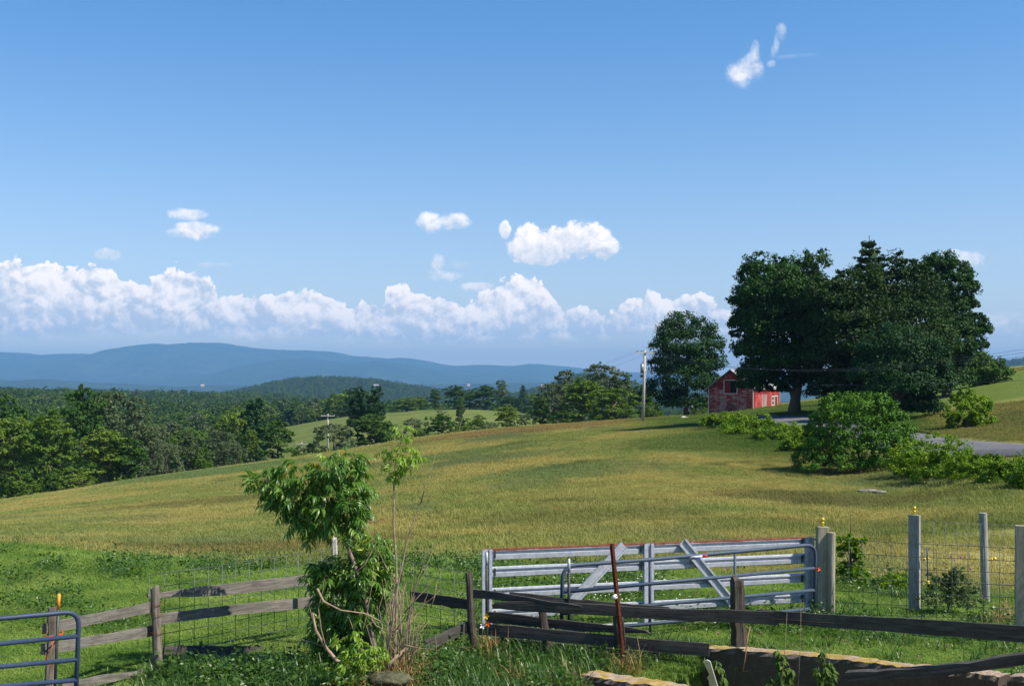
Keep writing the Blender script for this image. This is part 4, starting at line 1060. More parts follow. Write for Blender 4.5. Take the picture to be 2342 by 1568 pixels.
    for _ in range(38):
        u = rng.uniform(1700, 2340); y = rng.uniform(14.5, 17.5); pts.append((ux(u, y), y))
    for _ in range(16):
        u = rng.uniform(1480, 1720); y = rng.uniform(16, 20); pts.append((ux(u, y), y))
    P_ = np.array([p for p in pts if not in_yard(np.array(p[0]), np.array(p[1]))]); s = rng.uniform(0.7, 1.1, len(P_))
    gn_scatter('clover_flowers', np.stack([P_[:, 0], P_[:, 1], zf(P_[:, 0], P_[:, 1])], -1), rng.uniform(0, 6.28, len(P_)), np.stack([s]*3, -1), [head(M['pink'], 0.012)], 'pink clover heads in the grass behind the wall', 'flowers', 'stuff', 7)
    pts = [(ux(rng.uniform(330, 760), y), y) for y in rng.uniform(12.2, 13.6, 50)]+[(ux(rng.uniform(1240, 1560), y), y) for y in rng.uniform(19, 22, 60)]
    P_ = np.array(pts); s = rng.uniform(0.6, 1.0, len(P_))
    gn_scatter('white_flowers', np.stack([P_[:, 0], P_[:, 1], zf(P_[:, 0], P_[:, 1])], -1), rng.uniform(0, 6.28, len(P_)), np.stack([s]*3, -1), [head(M['wildwhite'], 0.015)], 'tiny white wildflowers dotted through the grass', 'flowers', 'stuff', 8)
tall_grass()

# ------------------------------------------------------------------ boards, posts, tubes
def board(name, e0, e1, mat, parent, thick=0.035, seed=0, rough=0.006, jag0=0.0, jag1=0.0, seg=18, sag=0.0, taper=None):
    """plank between two ends, each (u, v_top, v_bottom, distance); local x runs along the plank"""
    rng = np.random.RandomState(seed+int(e0[0])+int(e1[1]))
    t0, b0, t1, b1 = at(e0[0], e0[1], e0[3]), at(e0[0], e0[2], e0[3]), at(e1[0], e1[1], e1[3]), at(e1[0], e1[2], e1[3])
    c0, c1 = (t0+b0)/2, (t1+b1)/2; X = (c1-c0); L = X.length; X.normalize()
    Yd = Vector((0, 0, 1)).cross(X).normalized(); Z = X.cross(Yd)
    mid = (c0+c1)/2
    h0, h1 = (t0-b0).length/2*0.98, (t1-b1).length/2*0.98
    V = []; n_ = seg
    nt = np.cumsum(rng.normal(0, 1, n_+1)); nt -= np.linspace(nt[0], nt[-1], n_+1); nb = np.cumsum(rng.normal(0, 1, n_+1)); nb -= np.linspace(nb[0], nb[-1], n_+1)
    for i in range(n_+1):
        t = i/n_; x = -L/2+L*t; h = h0+(h1-h0)*t
        if taper: h *= np.interp(t, [p[0] for p in taper], [p[1] for p in taper])
        zt = h+nt[i]*rough*0.6+rng.normal(0, rough*0.25); zb = -h+nb[i]*rough*0.6+rng.normal(0, rough*0.25)
        sg = -sag*math.sin(math.pi*t)
        jt = jb = 0.0
        if i == 0: jt, jb = rng.uniform(-1, 1)*jag0, rng.uniform(-1, 1)*jag0
        if i == n_: jt, jb = rng.uniform(-1, 1)*jag1, rng.uniform(-1, 1)*jag1
        w = thick/2; yw = math.sin(t*5+seed)*0.006
        V += [(x+jt, -w+yw, zt+sg), (x+jt, w+yw, zt+sg), (x+jb, w+yw, zb+sg), (x+jb, -w+yw, zb+sg), (x+(jt+jb)/2+(rng.uniform(-1, 1)*jag0 if i == 0 else rng.uniform(-1, 1)*jag1 if i == n_ else 0), -w+yw-0.001, sg), (x+(jt+jb)/2, w+yw+0.001, sg)]
    Fs = []
    for i in range(n_):
        a = i*6; b = a+6
        Fs += [(a+0, a+4, b+4, b+0), (a+4, a+3, b+3, b+4), (a+1, b+1, b+5, a+5), (a+5, b+5, b+2, a+2), (a+0, b+0, b+1, a+1), (a+3, a+2, b+2, b+3)]
    Fs += [(0, 1, 5, 4), (4, 5, 2, 3)]; e = n_*6; Fs += [(e, e+4, e+5, e+1), (e+4, e+3, e+2, e+5)]
    me = bpy.data.meshes.new(name); me.from_pydata([tuple(v) for v in V], [], Fs); me.materials.append(mat); me.update()
    o = add_obj(name, me, None)
    mw = Matrix((X, Yd, Z)).transposed().to_4x4(); mw.translation = mid
    if parent:
        o.parent = parent; o.matrix_local = parent_inv(parent) @ mw
    else: o.matrix_world = mw
    return o
def parent_inv(p):
    return (Matrix.Translation(p.location) @ p.rotation_euler.to_matrix().to_4x4()).inverted()

def post(name, top, bot_v, mat, w, parent=None, kind='split', seed=0, d=None, lean=(0, 0), sink=0.3, ubot=None, rz=0.3):
    """post from its top (u, v, y) down to row bot_v; local z up"""
    rng = np.random.RandomState(seed+int(top[0]))
    T_ = at(*top); B = at(ubot if ubot else top[0], bot_v, top[2]); B.z -= sink
    Zd = (T_-B); L = Zd.length; Zd.normalize(); d = d or w
    n_ = 12 if kind == 'split' else (4 if kind == 'square' else 14); lv = 9
    V = []; Fs = []
    prof = []
    for k in range(n_):
        a = 2*math.pi*(k+0.5)/n_
        if kind == 'square': r = 1/max(abs(math.cos(a)), abs(math.sin(a)))
        elif kind == 'round': r = 1.0
        else: r = min(1/max(abs(math.cos(a)), abs(math.sin(a))), 1.22)*rng.uniform(0.84, 1.08)
        prof.append((math.cos(a)*r*w/2, math.sin(a)*r*d/2))
    for i in range(lv+1):
        t = i/lv; wob = rng.normal(0, w*0.03, 2) if kind == 'split' else (0, 0)
        for k, (px, py) in enumerate(prof):
            jag = 0
            if i == lv and kind == 'split': jag = rng.uniform(-0.05, 0.03)
            s = 1.0 if kind != 'split' else (1.08-0.16*t)*rng.uniform(0.96, 1.04)
            V.append((px*s+wob[0], py*s+wob[1], L*t+jag))
    for i in range(lv):
        for k in range(n_): Fs.append((i*n_+k, i*n_+(k+1) % n_, (i+1)*n_+(k+1) % n_, (i+1)*n_+k))
    c = len(V); V.append((0, 0, L-(0.02 if kind == 'split' else -0.002)))
    for k in range(n_): Fs.append((lv*n_+k, lv*n_+(k+1) % n_, c))
    me = bpy.data.meshes.new(name); me.from_pydata(V, [], Fs); me.materials.append(mat); me.update()
    o = add_obj(name, me)
    Xd = Vector((math.cos(rz), math.sin(rz), 0)); Xd = (Xd-Zd*Xd.dot(Zd)).normalized(); Yd = Zd.cross(Xd)
    mw = Matrix((Xd, Yd, Zd)).transposed().to_4x4(); mw.translation = B
    if parent: o.parent = parent; o.matrix_local = parent_inv(parent) @ mw
    else: o.matrix_world = mw
    return o

def wtube(name, pts, r, mat, parent=None, n=10, smooth=True):
    """tube through world points, part of parent"""
    off = parent.location if parent else Vector((0, 0, 0))
    mb = MB(); mb.tube([Vector(p)-off for p in pts], r, n)
    o = mb.build(name, mat, parent, smooth); return o

# ---- left fence -------------------------------------------------------------
fl = empty('board_fence', gp(*at(355, 1530, 15.0).xy), 0, 'weathered grey board fence running from the dark blue gate to the leafy bush', 'fence')
post('post', (355, 1341, 15.0), 1530, M['post_old'], 0.125, fl, seed=1, ubot=364, rz=0.5)
post('post', (122, 1387, 13.35), 1600, M['post_old'], 0.12, fl, seed=2, ubot=110, rz=0.5)
post('post', (765, 1230, 16.6), 1430, M['wood_pale'], 0.075, fl, seed=3, ubot=772)
G = M['wood_grey']
board('board', (100, 1425, 1449, 13.25), (352, 1373, 1397, 15.05), G, fl, seed=1)
board('board', (97, 1471, 1497, 13.25), (349, 1429, 1452, 15.1), G, fl, seed=2)
board('board', (140, 1557, 1575, 13.4), (330, 1530, 1541, 15.0), G, fl, seed=3)
board('board', (337, 1357, 1366, 15.15), (735, 1307, 1331, 17.2), G, fl, seed=4, taper=[(0, 0.8), (0.25, 1.5), (1, 1.0)], sag=0.03)
board('board', (362, 1402, 1427, 15.15), (735, 1360, 1385, 17.2), G, fl, seed=5)
board('board', (374, 1474, 1496, 15.2), (600, 1476, 1500, 16.3), M['wood_dark'], fl, seed=6)
for v, du in ((1379, 0), (1403, 2), (1445, 3)):      # wire bands round the post
    p = at(355+du, v, 15.0); wtube('wire_band', [p+Vector((math.cos(a)*0.085, math.sin(a)*0.085, 0.012*math.sin(a*2))) for a in np.linspace(0, 6.28, 13)], 0.004, M['rust'], fl, 5)

tp = empty('steel_stake', at(128, 1600, 13.2), 0, 'dark steel fence stake with an orange tip tied to the leftmost wooden post', 'stake')
wtube('stake', [at(124, 1610, 13.2), at(133, 1392, 13.2)], 0.017, M['dkmetal'], tp, 6)
wtube('painted_tip', [at(133.2, 1392, 13.2), at(135, 1357, 13.2)], 0.018, M['orange'], tp, 6)
tw = empty('twine', at(118, 1450, 13.2), 0, 'orange baling twine wound round the leftmost post', 'twine')
for k, (v, ph) in enumerate(((1447, 0), (1451, 1), (1455, 2))):
    p = at(122-k, v, 13.3); wtube('loop', [p+Vector((math.cos(a)*0.10, math.sin(a)*0.11, 0.012*math.sin(a+ph))) for a in np.linspace(0, 6.28, 14)], 0.005, M['twine'], tw, 5)
wtube('loose_end', [at(124, 1457, 13.18), at(119, 1480, 13.14), at(112, 1490, 13.14), at(107, 1500, 13.16), at(110, 1515, 13.14), at(118, 1524, 13.16)], 0.004, M['twine'], tw, 5)

# ---- dark blue tube gate at the left ------------------------------------------
lg = empty('tube_gate', at(180, 1680, 12.95), 0, 'dark blue tubular farm gate at the lower left, only its rounded end in view', 'gate')
def gate_pt(u, v): # plane of the left gate: y falls to the left
    y = 12.95+(u-180)*0.0028; return at(u, v, y)
xl, xr = -520, 182
def bent(pl, pr, pb, r=0.12, n=6):
    """straight top from pl to pr, bend, then down to pb"""
    pl, pr, pb = Vector(pl), Vector(pr), Vector(pb)
    a = pr+(pl-pr).normalized()*r; b = pr+(pb-pr).normalized()*r; out = [pl]
    for i in range(n+1):
        t = i/n; out.append(a*(1-t)**2+pr*2*t*(1-t)+b*t*t)
    out.append(pb); return out
gr_ = 0.0255
wtube('top_tube', bent(gate_pt(xl, 1461), gate_pt(181, 1397), gate_pt(171, 1655), 0.17), gr_, M['navy'], lg, 14)
for (v0, v1, u1) in ((1521, 1453.5, 179), (1572, 1507, 176), (1612, 1554, 174), (1655, 1600, 172), (1690, 1648, 170)):
    wtube('tube', [gate_pt(xl, v0+0), gate_pt(u1, v1)], gr_, M['navy'], lg, 14)
wtube('far_end', [gate_pt(xl, 1461), gate_pt(xl+8, 1690)], gr_, M['navy'], lg, 12)

# ---- stock panels (welded wire) --------------------------------------------------
def wire_panel(label, a, b, rows, cols, r=0.0045, skip=()):
    """a, b: left and right ends (u, v_top, v_bottom, y)"""
    At, Ab, Bt, Bb = at(a[0], a[1], a[3]), at(a[0], a[2], a[3]), at(b[0], b[1], b[3]), at(b[0], b[2], b[3])
    root = empty('wire_fence', Ab, 0, label, 'wire fence panel', 'welded wire stock panels')
    for t in rows:
        p, q = Ab.lerp(At, t), Bb.lerp(Bt, t); m1, m2 = p.lerp(q, 0.33)+Vector((0, 0.01, -0.008)), p.lerp(q, 0.67)+Vector((0, -0.01, 0.006))
        wtube('wire', [p, m1, m2, q], r, M['wire'], root, 4)
    for k in range(cols+1):
        t = k/cols; p, q = Ab.lerp(Bb, t), At.lerp(Bt, t); wtube('wire', [p, p.lerp(q, 0.5)+Vector((0.004*math.sin(k*3), 0.006, 0)), q], r, M['wire'], root, 4)
RW = [0, 0.12, 0.25, 0.39, 0.54, 0.69, 0.84, 1.0]
wire_panel('rusty wire panel behind the left boards, its top above the fence', (341, 1315, 1500, 15.25), (760, 1254, 1418, 18.2), RW, 14)
wire_panel('sagging wire panel between the leafy bush and the split post', (800, 1256, 1420, 18.0), (1072, 1311, 1462, 16.5), RW, 9)
wire_panel('near wire panel between the paired posts and the right edge', (1910, 1232, 1425, 18.6), (2400, 1258, 1440, 16.8), RW, 14)
wire_panel('far wire panel between the square post and the right margin', (2108, 1191, 1390, 20.0), (2420, 1206, 1398, 21.2), [0, .1, .2, .31, .42, .53, .64, .76, .88, 1.0], 12, 0.003)

# ---- galvanised gate -----------------------------------------------------------
GL, GR = at(1100, 1254, 17.3), at(1856, 1225.5, 18.8)
gd = (GR-GL); GLn = gd.length; gd.normalize(); gn = Vector((0, 0, 1)).cross(gd).normalized(); gzv = gd.cross(gn)
gg = empty('steel_gate', GL-gzv*1.32, 0, 'old galvanised steel gate with rusty top edge and two diagonal braces', 'gate')
gg.rotation_euler = Matrix((gd, gn, gzv)).transposed().to_euler()
# profile (y, z) of a ribbed rail; -y is the side towards the camera
def rail(z, h, x0, x1, mat, name='rail', dz=0):
    q = h/2
    prof = [(-0.004, q), (-0.030, q*0.86), (-0.034, q*0.52), (-0.003, q*0.44), (-0.003, -q*0.02), (-0.036, -q*0.12), (-0.032, -q*0.90), (-0.006, -q), (-0.002, -q), (-0.028, -q*0.88), (-0.032, -q*0.16), (0.001, -q*0.06), (0.001, q*0.48), (-0.030, q*0.56), (-0.026, q*0.84), (0.0, q*0.97)]
    mb = MB(); n_ = 10
    pts = prof[::-1]; b = 0
    rng = np.random.RandomState(int(z*100))
    for i in range(n_+1):
        x = x0+(x1-x0)*i/n_; w = rng.normal(0, 0.004); 
        mb.v += [(x, p[0]+w, p[1]+(rng.normal(0, 0.004) if p[1] < -q*0.8 else 0)) for p in pts]
    m_ = len(pts)
    for i in range(n_):
        for k in range(m_): mb.f.append((i*m_+k, i*m_+(k+1) % m_, (i+1)*m_+(k+1) % m_, (i+1)*m_+k))
    mb.f.append(tuple(range(m_))[::-1]); mb.f.append(tuple(n_*m_+k for k in range(m_)))
    return mb.build(name, mat, gg, False, loc=(0, -0.0, z))
rail(1.235, 0.165, 0.03, GLn-0.03, M['galv_top'])
for z, h in ((0.975, 0.155), (0.665, 0.145), (0.355, 0.145), (0.04, 0.155)): rail(z, h, 0.03, GLn-0.03, M['galv'])
def channel(x, z0, z1, w, name='upright', mat=None):
    mb = MB()
    prof = [(-w/2, 0.0), (-w/2, -0.05), (-w/2+0.045, -0.05), (-w/2+0.045, -0.022), (w/2-0.045, -0.022), (w/2-0.045, -0.05), (w/2, -0.05), (w/2, 0.0), (w/2-0.004, 0.0), (w/2-0.004, -0.046), (w/2-0.041, -0.046), (w/2-0.041, -0.018), (-w/2+0.041, -0.018), (-w/2+0.041, -0.046), (-w/2+0.004, -0.046), (-w/2+0.004, 0.0)]
    n_ = len(prof); mb.v += [(p[0], p[1]-0.036, z0) for p in prof]+[(p[0], p[1]-0.036, z1) for p in prof]
    for k in range(n_): mb.f.append((k, (k+1) % n_, n_+(k+1) % n_, n_+k))
    mb.f.append(tuple(range(n_))[::-1]); mb.f.append(tuple(n_+k for k in range(n_)))
    return mb.build(name, mat or M['galv'], gg, False, loc=(x, 0, 0))
channel(0.075, -0.06, 1.315, 0.15); channel(2.62, -0.05, 1.312, 0.155); channel(GLn-0.075, -0.04, 1.318, 0.15)
def brace(xt, zt, xb, zb, w, dy):
    d_ = Vector((xb-xt, 0, zb-zt)); L = d_.length; a = math.atan2(d_.x, d_.z)
    mb = MB(); prof = [(-w/2, 0.0), (-w/2, -0.045), (-w/2+0.028, -0.045), (-w/2+0.028, -0.014), (w/2-0.028, -0.014), (w/2-0.028, -0.045), (w/2, -0.045), (w/2, 0.0), (w/2-0.004, 0), (w/2-0.004, -0.04), (w/2-0.024, -0.04), (w/2-0.024, -0.01), (-w/2+0.024, -0.01), (-w/2+0.024, -0.04), (-w/2+0.004, -0.04), (-w/2+0.004, 0.0)]
    n_ = len(prof); mb.v += [(p[0], p[1], 0) for p in prof]+[(p[0], p[1], L) for p in prof]
    for k in range(n_): mb.f.append((k, (k+1) % n_, n_+(k+1) % n_, n_+k))
    mb.f.append(tuple(range(n_))[::-1]); mb.f.append(tuple(n_+k for k in range(n_)))
    return mb.build('brace', M['galv'], gg, False, loc=(xt, dy, zt), rot=(0, a, 0))
def gx(u):  # local x on the gate of column u
    r = (u-UC)/F; return (r*GL.y-GL.x)/(gd.x-r*gd.y)
brace(gx(1424), 1.30, gx(1296), 0.42, 0.145, -0.045); brace(gx(1556), 1.32, gx(1706), 0.02, 0.145, -0.050)
for x in (2.50, GLn-0.19, 0.2):
    for z in (1.235, 0.975, 0.665, 0.355):
        MB().box((x-0.012, -0.052, z-0.055), (x+0.012, -0.034, z+0.055)).build('bolt_plate', M['dkmetal'], gg)

# ---- slate-blue tube gate leaning on it ---------------------------------------------
BL, BR = (1287, 16.4), (1865, 18.35)
def bpt(u, v):
    r = (u-BL[0])/(BR[0]-BL[0]); return at(u, v, 1/((1-r)/BL[1]+r/BR[1]))
bg = empty('tube_gate', bpt(1480, 1455), 0, 'slate-blue tubular gate leaning in front of the galvanised one', 'gate')
R_ = 0.0285
top_l, top_r = bpt(1287, 1294), bpt(1866, 1244.5)
loopp = [bpt(1284, 1425)]
a = bent(bpt(1284, 1425), top_l, top_r, 0.20)[:-1]; b_ = bent(top_l, top_r, bpt(1861, 1418), 0.20)[1:]
wtube('top_tube', a+[bpt(1500, 1278)]+b_, R_, M['blue'], bg, 14)
for (vl, vr) in ((1353, 1299), (1401, 1349), (1444, 1391), (1480, 1429)):
    wtube('tube', [bpt(1286, vl), bpt(1862, vr)], R_*0.94, M['blue'], bg, 14)
for (u, v0, v1) in ((1487, 1283, 1470), (1680.5, 1264, 1452)):
    p, q = bpt(u, v0), bpt(u, v1); wtube('stay', [p, q], 0.019, M['blue'], bg, 8)
def bracelet(u0, u1, v0, v1, mat, name, dr=0.002):
    wtube(name, [bpt(u0, v0), bpt(u1, v1)], R_+dr, mat, bg, 14)
bracelet(1577, 1604, 1272.6, 1270.0, M['white'], 'sticker'); bracelet(1604, 1616, 1270.0, 1268.9, mat_plain('red_print', (0.55, 0.04, 0.04), 0.4, 0.4), 'sticker_end', 0.0025)
bracelet(1580, 1600, 1274.5, 1272.6, mat_plain('blue_print', (0.10, 0.10, 0.45), 0.4, 0.4), 'sticker_stripe', 0.0008)
chain = empty('twine_knot', at(1868, 1300, 18.3), 0, 'orange twine tying the slate-blue gate to the square post', 'twine')
wtube('knot', [at(1862, 1302, 18.2), at(1868, 1301, 18.15), at(1873, 1297, 18.15), at(1869, 1306, 18.15), at(1876, 1302, 18.16)], 0.012, M['twine'], chain, 5)
lt = empty('hinge_bolt', at(1860, 1232, 18.8), 0, 'rusty hinge bolt joining the galvanised gate to the square post', 'bolt')
wtube('shank', [at(1852, 1231, 18.75), at(1872, 1234, 18.75)], 0.014, M['rust'], lt, 6)

# ---- posts to the right ------------------------------------------------------------
def thing_post(nm, label, *a, group=None, **k):
    o = post(nm, *a, **k); return tag(o, label, 'post', group)
thing_post('gate_post', 'pale cracked square gate post with a yellow insulator on top', (1881.5, 1204, 18.6), 1420, M['post_new'], 0.172, kind='square', seed=1, rz=0.0, ubot=1879)
thing_post('gate_post', 'shorter round post paired with the square gate post', (1901.5, 1217, 18.5), 1420, M['post_new'], 0.125, kind='round', seed=2, ubot=1900)
thing_post('fence_post', 'square grey post with its broad face in shade and a yellow tip', (2091.5, 1177, 19.6), 1400, M['post_grey'], 0.175, kind='square', seed=3, rz=math.radians(-36), ubot=2092, d=0.09)
thing_post('fence_post', 'thin leaning round post second from the right edge', (2248, 1172, 20.6), 1400, M['post_grey'], 0.135, kind='round', seed=4, ubot=2257)
thing_post('fence_post', 'broad grey post cut off by the right edge', (2334, 1201, 17.0), 1490, M['post_new'], 0.135, kind='square', seed=5, rz=-0.3, ubot=2333)
thing_post('stake_post', 'bare thin wooden stake rising beyond the small leafy bush', (500, 40, 1), 41, M['post_grey'], 0.01) if False else None
def insulator(label, p, d):
    o = empty('insulator', p, 0, label, 'insulator', 'yellow electric-fence insulators')
    d = Vector(d); 
    wtube('stud', [p, p+d*0.10], [0.020, 0.014], M['yellow'], o, 8)
    wtube('collar', [p+d*0.055, p+d*0.070], 0.028, M['yellow'], o, 8)
    wtube('cap', [p+d*0.095, p+d*0.14], [0.026, 0.024], M['yellow'], o, 8)
insulator('yellow insulator standing on top of the square gate post', at(1881.5, 1204, 18.6), (0, 0, 1))
insulator('yellow insulator standing on top of the grey square post', at(2091, 1177, 19.6), (0, 0, 1))
insulator('yellow insulator sticking out sideways from the grey square post', at(2106, 1279, 19.5), (0.97, -0.05, 0.2))
insulator('yellow insulator sticking out sideways from the thin leaning post', at(2260, 1280, 20.6), (0.97, -0.05, 0.2))
gh = empty('hanging_cord', at(2123, 1345, 19.4), 0, 'blue cord ending in a yellow electric-gate handle hanging beside the grey square post', 'cord')
wtube('cord', [at(2120, 1250, 19.4), at(2121, 1275, 19.38), at(2121, 1300, 19.4), at(2122.5, 1330, 19.38)], 0.010, M['bluecord'], gh, 6)
wtube('grip', [at(2122.5, 1327, 19.38), at(2123, 1334, 19.38), at(2126, 1347, 19.38)], [0.020, 0.032, 0.024], M['yellow'], gh, 8)

# ---- dark foreground fence -----------------------------------------------------------
ff = empty('dark_board_fence', gp(*at(1400, 1500, 15.4).xy), 0, 'collapsing dark board fence across the right foreground, boards nearly black', 'fence')
D = M['wood_dark']
post('post', (1071, 1306, 16.1), 1500, M['post_dark'], 0.105, ff, seed=11, ubot=1089, rz=0.4)
post('post', (1685, 1320, 15.3), 1470, M['post_dark'], 0.165, ff, seed=12, ubot=1690, rz=0.3, sink=0.03)
post('post', (1412, 1385, 15.3), 1520, M['post_dark'], 0.13, ff, seed=13, ubot=1425)
post('post', (1238, 1388, 15.7), 1500, M['post_dark'], 0.12, ff, seed=14, ubot=1262)
board('board', (1083, 1346.5, 1367, 16.0), (1330, 1383, 1390, 15.3), D, ff, seed=21, taper=[(0, 1), (0.5, 1.0), (0.8, 0.7), (1, 0.5)], jag1=0.05)
board('board', (1165, 1353, 1373, 16.35), (1530, 1387, 1395, 16.0), D, ff, seed=22, jag1=0.03)
board('board', (1136, 1373, 1392, 15.75), (1782, 1396.5, 1428.5, 14.62), D, ff, seed=23, jag0=0.05, rough=0.008, taper=[(0, 0.7), (0.08, 1.15), (0.2, 1.0), (0.36, 1.12), (1, 1.0)])
board('board', (1733, 1393, 1420, 14.85), (2480, 1435, 1476, 11.75), D, ff, seed=24, rough=0.007, sag=0.01)
board('board', (1113, 1397, 1423, 16.15), (1476, 1436, 1449, 15.4), D, ff, seed=25, jag1=0.10, taper=[(0, 1), (0.85, 1.1), (1, 0.5)])
board('board', (1095, 1425, 1450, 15.9), (1622, 1470, 1500, 14.95), D, ff, seed=26)
board('board', (1121, 1456, 1482, 16.2), (1508, 1490, 1511, 15.6), D, ff, seed=27)
board('board', (940, 1350, 1372, 16.9), (1074, 1369, 1394, 16.2), D, ff, seed=28)
board('board', (974, 1462, 1486, 15.6), (1075, 1419, 1444, 16.15), D, ff, seed=29, jag0=0.04)
board('board', (1120, 1493, 1500, 15.9), (1250, 1504, 1511, 15.7), G, ff, seed=30)
wtube('wire', [at(1735, 1411, 14.78), at(1900, 1423, 14.0), at(2010, 1421, 13.6), at(2080, 1436, 13.25), at(2180, 1449, 12.85), at(2282, 1440, 12.5), at(2360, 1449, 12.15)], 0.0035, M['copper'], ff, 5)

ts = empty('rusty_stake', at(1427, 1535, 14.9), 0, 'tall rusty steel stake leaning left in front of the dark boards', 'stake')
mb = MB(); p0, p1 = at(1429, 1545, 14.9)-ts.location, at(1399, 1242, 15.0)-ts.location
mb.tube([p0, p1], 0.008, 4); 
d_ = (p1-p0).normalized(); sx = Vector((1, 0.1, 0)).normalized(); fy = Vector((0.1, -1, 0))
for (w, dd) in ((0.030, 0.0), ):
    mb.v += [tuple(q) for q in (p0-sx*w, p0+sx*w, p1+sx*w, p1-sx*w, p0-sx*w+fy*0.006, p0+sx*w+fy*0.006, p1+sx*w+fy*0.006, p1-sx*w+fy*0.006)]
    b = len(mb.v)-8; mb.f += [(b, b+3, b+2, b+1), (b+4, b+5, b+6, b+7), (b, b+1, b+5, b+4), (b+1, b+2, b+6, b+5), (b+2, b+3, b+7, b+6), (b+3, b, b+4, b+7)]
mb.v += [tuple(q) for q in (p0-sx*0.004+fy*0.006, p0+sx*0.004+fy*0.006, p1+sx*0.004+fy*0.006, p1-sx*0.004+fy*0.006, p0-sx*0.004+fy*0.036, p0+sx*0.004+fy*0.036, p1+sx*0.004+fy*0.036, p1-sx*0.004+fy*0.036)]
b = len(mb.v)-8; mb.f += [(b+4, b+5, b+6, b+7), (b, b+4, b+7, b+3), (b+1, b+2, b+6, b+5), (b+2, b+3, b+7, b+6)]
mb.build('bar', M['rust'], ts)
wi = empty('wire_insulator', at(1405, 1365, 14.9), 0, 'white ceramic insulator fixed halfway up the rusty stake', 'insulator')
wtube('body', [at(1402, 1366, 14.93), at(1408, 1363, 14.88)], [0.026, 0.03], M['white'], wi, 10)
wtube('screw', [at(1408, 1363, 14.88), at(1412, 1362, 14.9)], 0.008, M['dkmetal'], wi, 6)
for (u, v0, v1, y, lab) in ((1301, 1277, 1425, 16.2, 'slim green steel stake beside the end of the slate-blue gate'), (1113, 1262, 1420, 17.0, 'slim steel stake at the left end of the galvanised gate')):
    s_ = empty('steel_stake', at(u, v1, y), 0, lab, 'stake', 'slim steel stakes by the gates')
    wtube('stake', [at(u, v1+10, y), at(u, v0+30, y)], 0.020, M['dkmetal'], s_, 4); wtube('top', [at(u, v0+30, y), at(u, v0, y)], 0.0205, M['galv'], s_, 4)
fb = empty('flower_clump', at(1115, 1420, 15.6), 0, 'small yellow and orange flowers in the fence corner by the split post', 'flowers')
for (u, v, mt) in ((1112, 1408, 'yellow'), (1116, 1425, 'twine'), (1104, 1430, 'white')):
    p = at(u, v, 15.6); mbb = MB()
    for k in range(5):
        a = k*1.257; c = p-fb.location; mbb.poly([c, c+Vector((math.cos(a-.4)*.03, -.01, math.sin(a-.4)*.03)), c+Vector((math.cos(a)*.045, -.02, math.sin(a)*.045)), c+Vector((math.cos(a+.4)*.03, -.01, math.sin(a+.4)*.03))])
    mbb.build('blossom', M[mt], fb)
    wtube('stalk', [p, p-Vector((0.01, 0, 0.25))], 0.003, M['stem'], fb, 4)

# ---- retaining wall, slab, beam, broken board --------------------------------------------
def wall_block(name, path, h, width, label, seed=0, lip=0.02, zt=None):
    """concrete wall: path of (u, v, y) along the front top edge"""
    rng = np.random.RandomState(seed); P_ = []
    for i in range(len(path)-1):
        for k in range(8): 
            t = k/8; P_.append(tuple(np.array(path[i])*(1-t)+np.array(path[i+1])*t))
    P_.append(path[-1]); W_ = [at(*p) for p in P_]; V = []
    dirs = (W_[-1]-W_[0]); dirs.z = 0; dirs.normalize(); back = Vector((-dirs.y, dirs.x, 0))
    for i, p in enumerate(W_):
        j = lambda s: rng.normal(0, s)
        V += [tuple(p+Vector((j(.008), j(.008), -h))), tuple(p+Vector((j(.006), j(.006), -0.05+j(.008)))), tuple(p+back*(0.015+abs(j(.012)))+Vector((0, 0, j(.006)))),
              tuple(p+back*width*0.5+Vector((0, 0, 0.012+j(.006)))), tuple(p+back*(width-0.02)+Vector((0, 0, j(.006)))), tuple(p+back*width+Vector((0, 0, -0.05))), tuple(p+back*width+Vector((0, 0, -h)))]
    n_ = 7; Fs = []
    for i in range(len(W_)-1):
        for k in range(n_-1): Fs.append((i*n_+k, (i+1)*n_+k, (i+1)*n_+k+1, i*n_+k+1))
    Fs.append(tuple(range(n_))); e = (len(W_)-1)*n_; Fs.append(tuple(e+k for k in range(n_))[::-1])
    me = bpy.data.meshes.new(name); me.from_pydata(V, [], Fs); me.materials.append(M['concrete']); me.update()
    o = add_obj(name, me); return tag(o, label, 'wall')
wall_block('retaining_wall', [(1606, 1481, 15.75), (1700, 1487, 15.2), (1850, 1500, 14.5), (1950, 1511, 14.0), (2050, 1525, 13.55), (2150, 1530, 13.2), (2230, 1540, 12.9), (2284, 1548, 12.7)], 1.5, 0.30, 'long concrete retaining wall with orange lichen on its sunlit top', 3)
wall_block('retaining_wall', [(2305, 1546, 12.65), (2420, 1556, 12.2)], 1.5, 0.28, 'short concrete wall end beyond the gap at the lower right', 4)
wall_block('concrete_slab', [(1322, 1541, 14.3), (1400, 1556, 13.9), (1480, 1566, 13.5), (1540, 1578, 13.2)], 0.8, 0.34, 'broken low concrete slab with mossy top at the bottom centre', 5)
bm_ = board('timber_beam', (1932, 1535, 1556, 13.35), (2420, 1484, 1509, 12.2), M['wood_dark'], None, thick=0.15, seed=41, rough=0.008, jag0=0.03, sag=0.03)
tag(bm_, 'heavy black timber beam lying askew across the retaining wall', 'beam')
sp_ = wtube('iron_pin', [at(2185, 1522, 12.8), at(2185, 1542, 12.8)], 0.010, M['rust']); tag(sp_, 'short rusty pin under the timber beam', 'pin')
mb = MB(); y = 12.6
front = [(1608,1512),(1616,1508),(1624,1512),(1646,1585),(1625,1590),(1621,1556),(1617,1549),(1622,1541),(1617,1530)]
fv = [at(u, v, y+(v-1510)*0.004) for u, v in front]; b = len(mb.v)
mb.v += [tuple(p) for p in fv]+[tuple(p+Vector((0.01, 0.03, 0))) for p in fv]; n_ = len(fv)
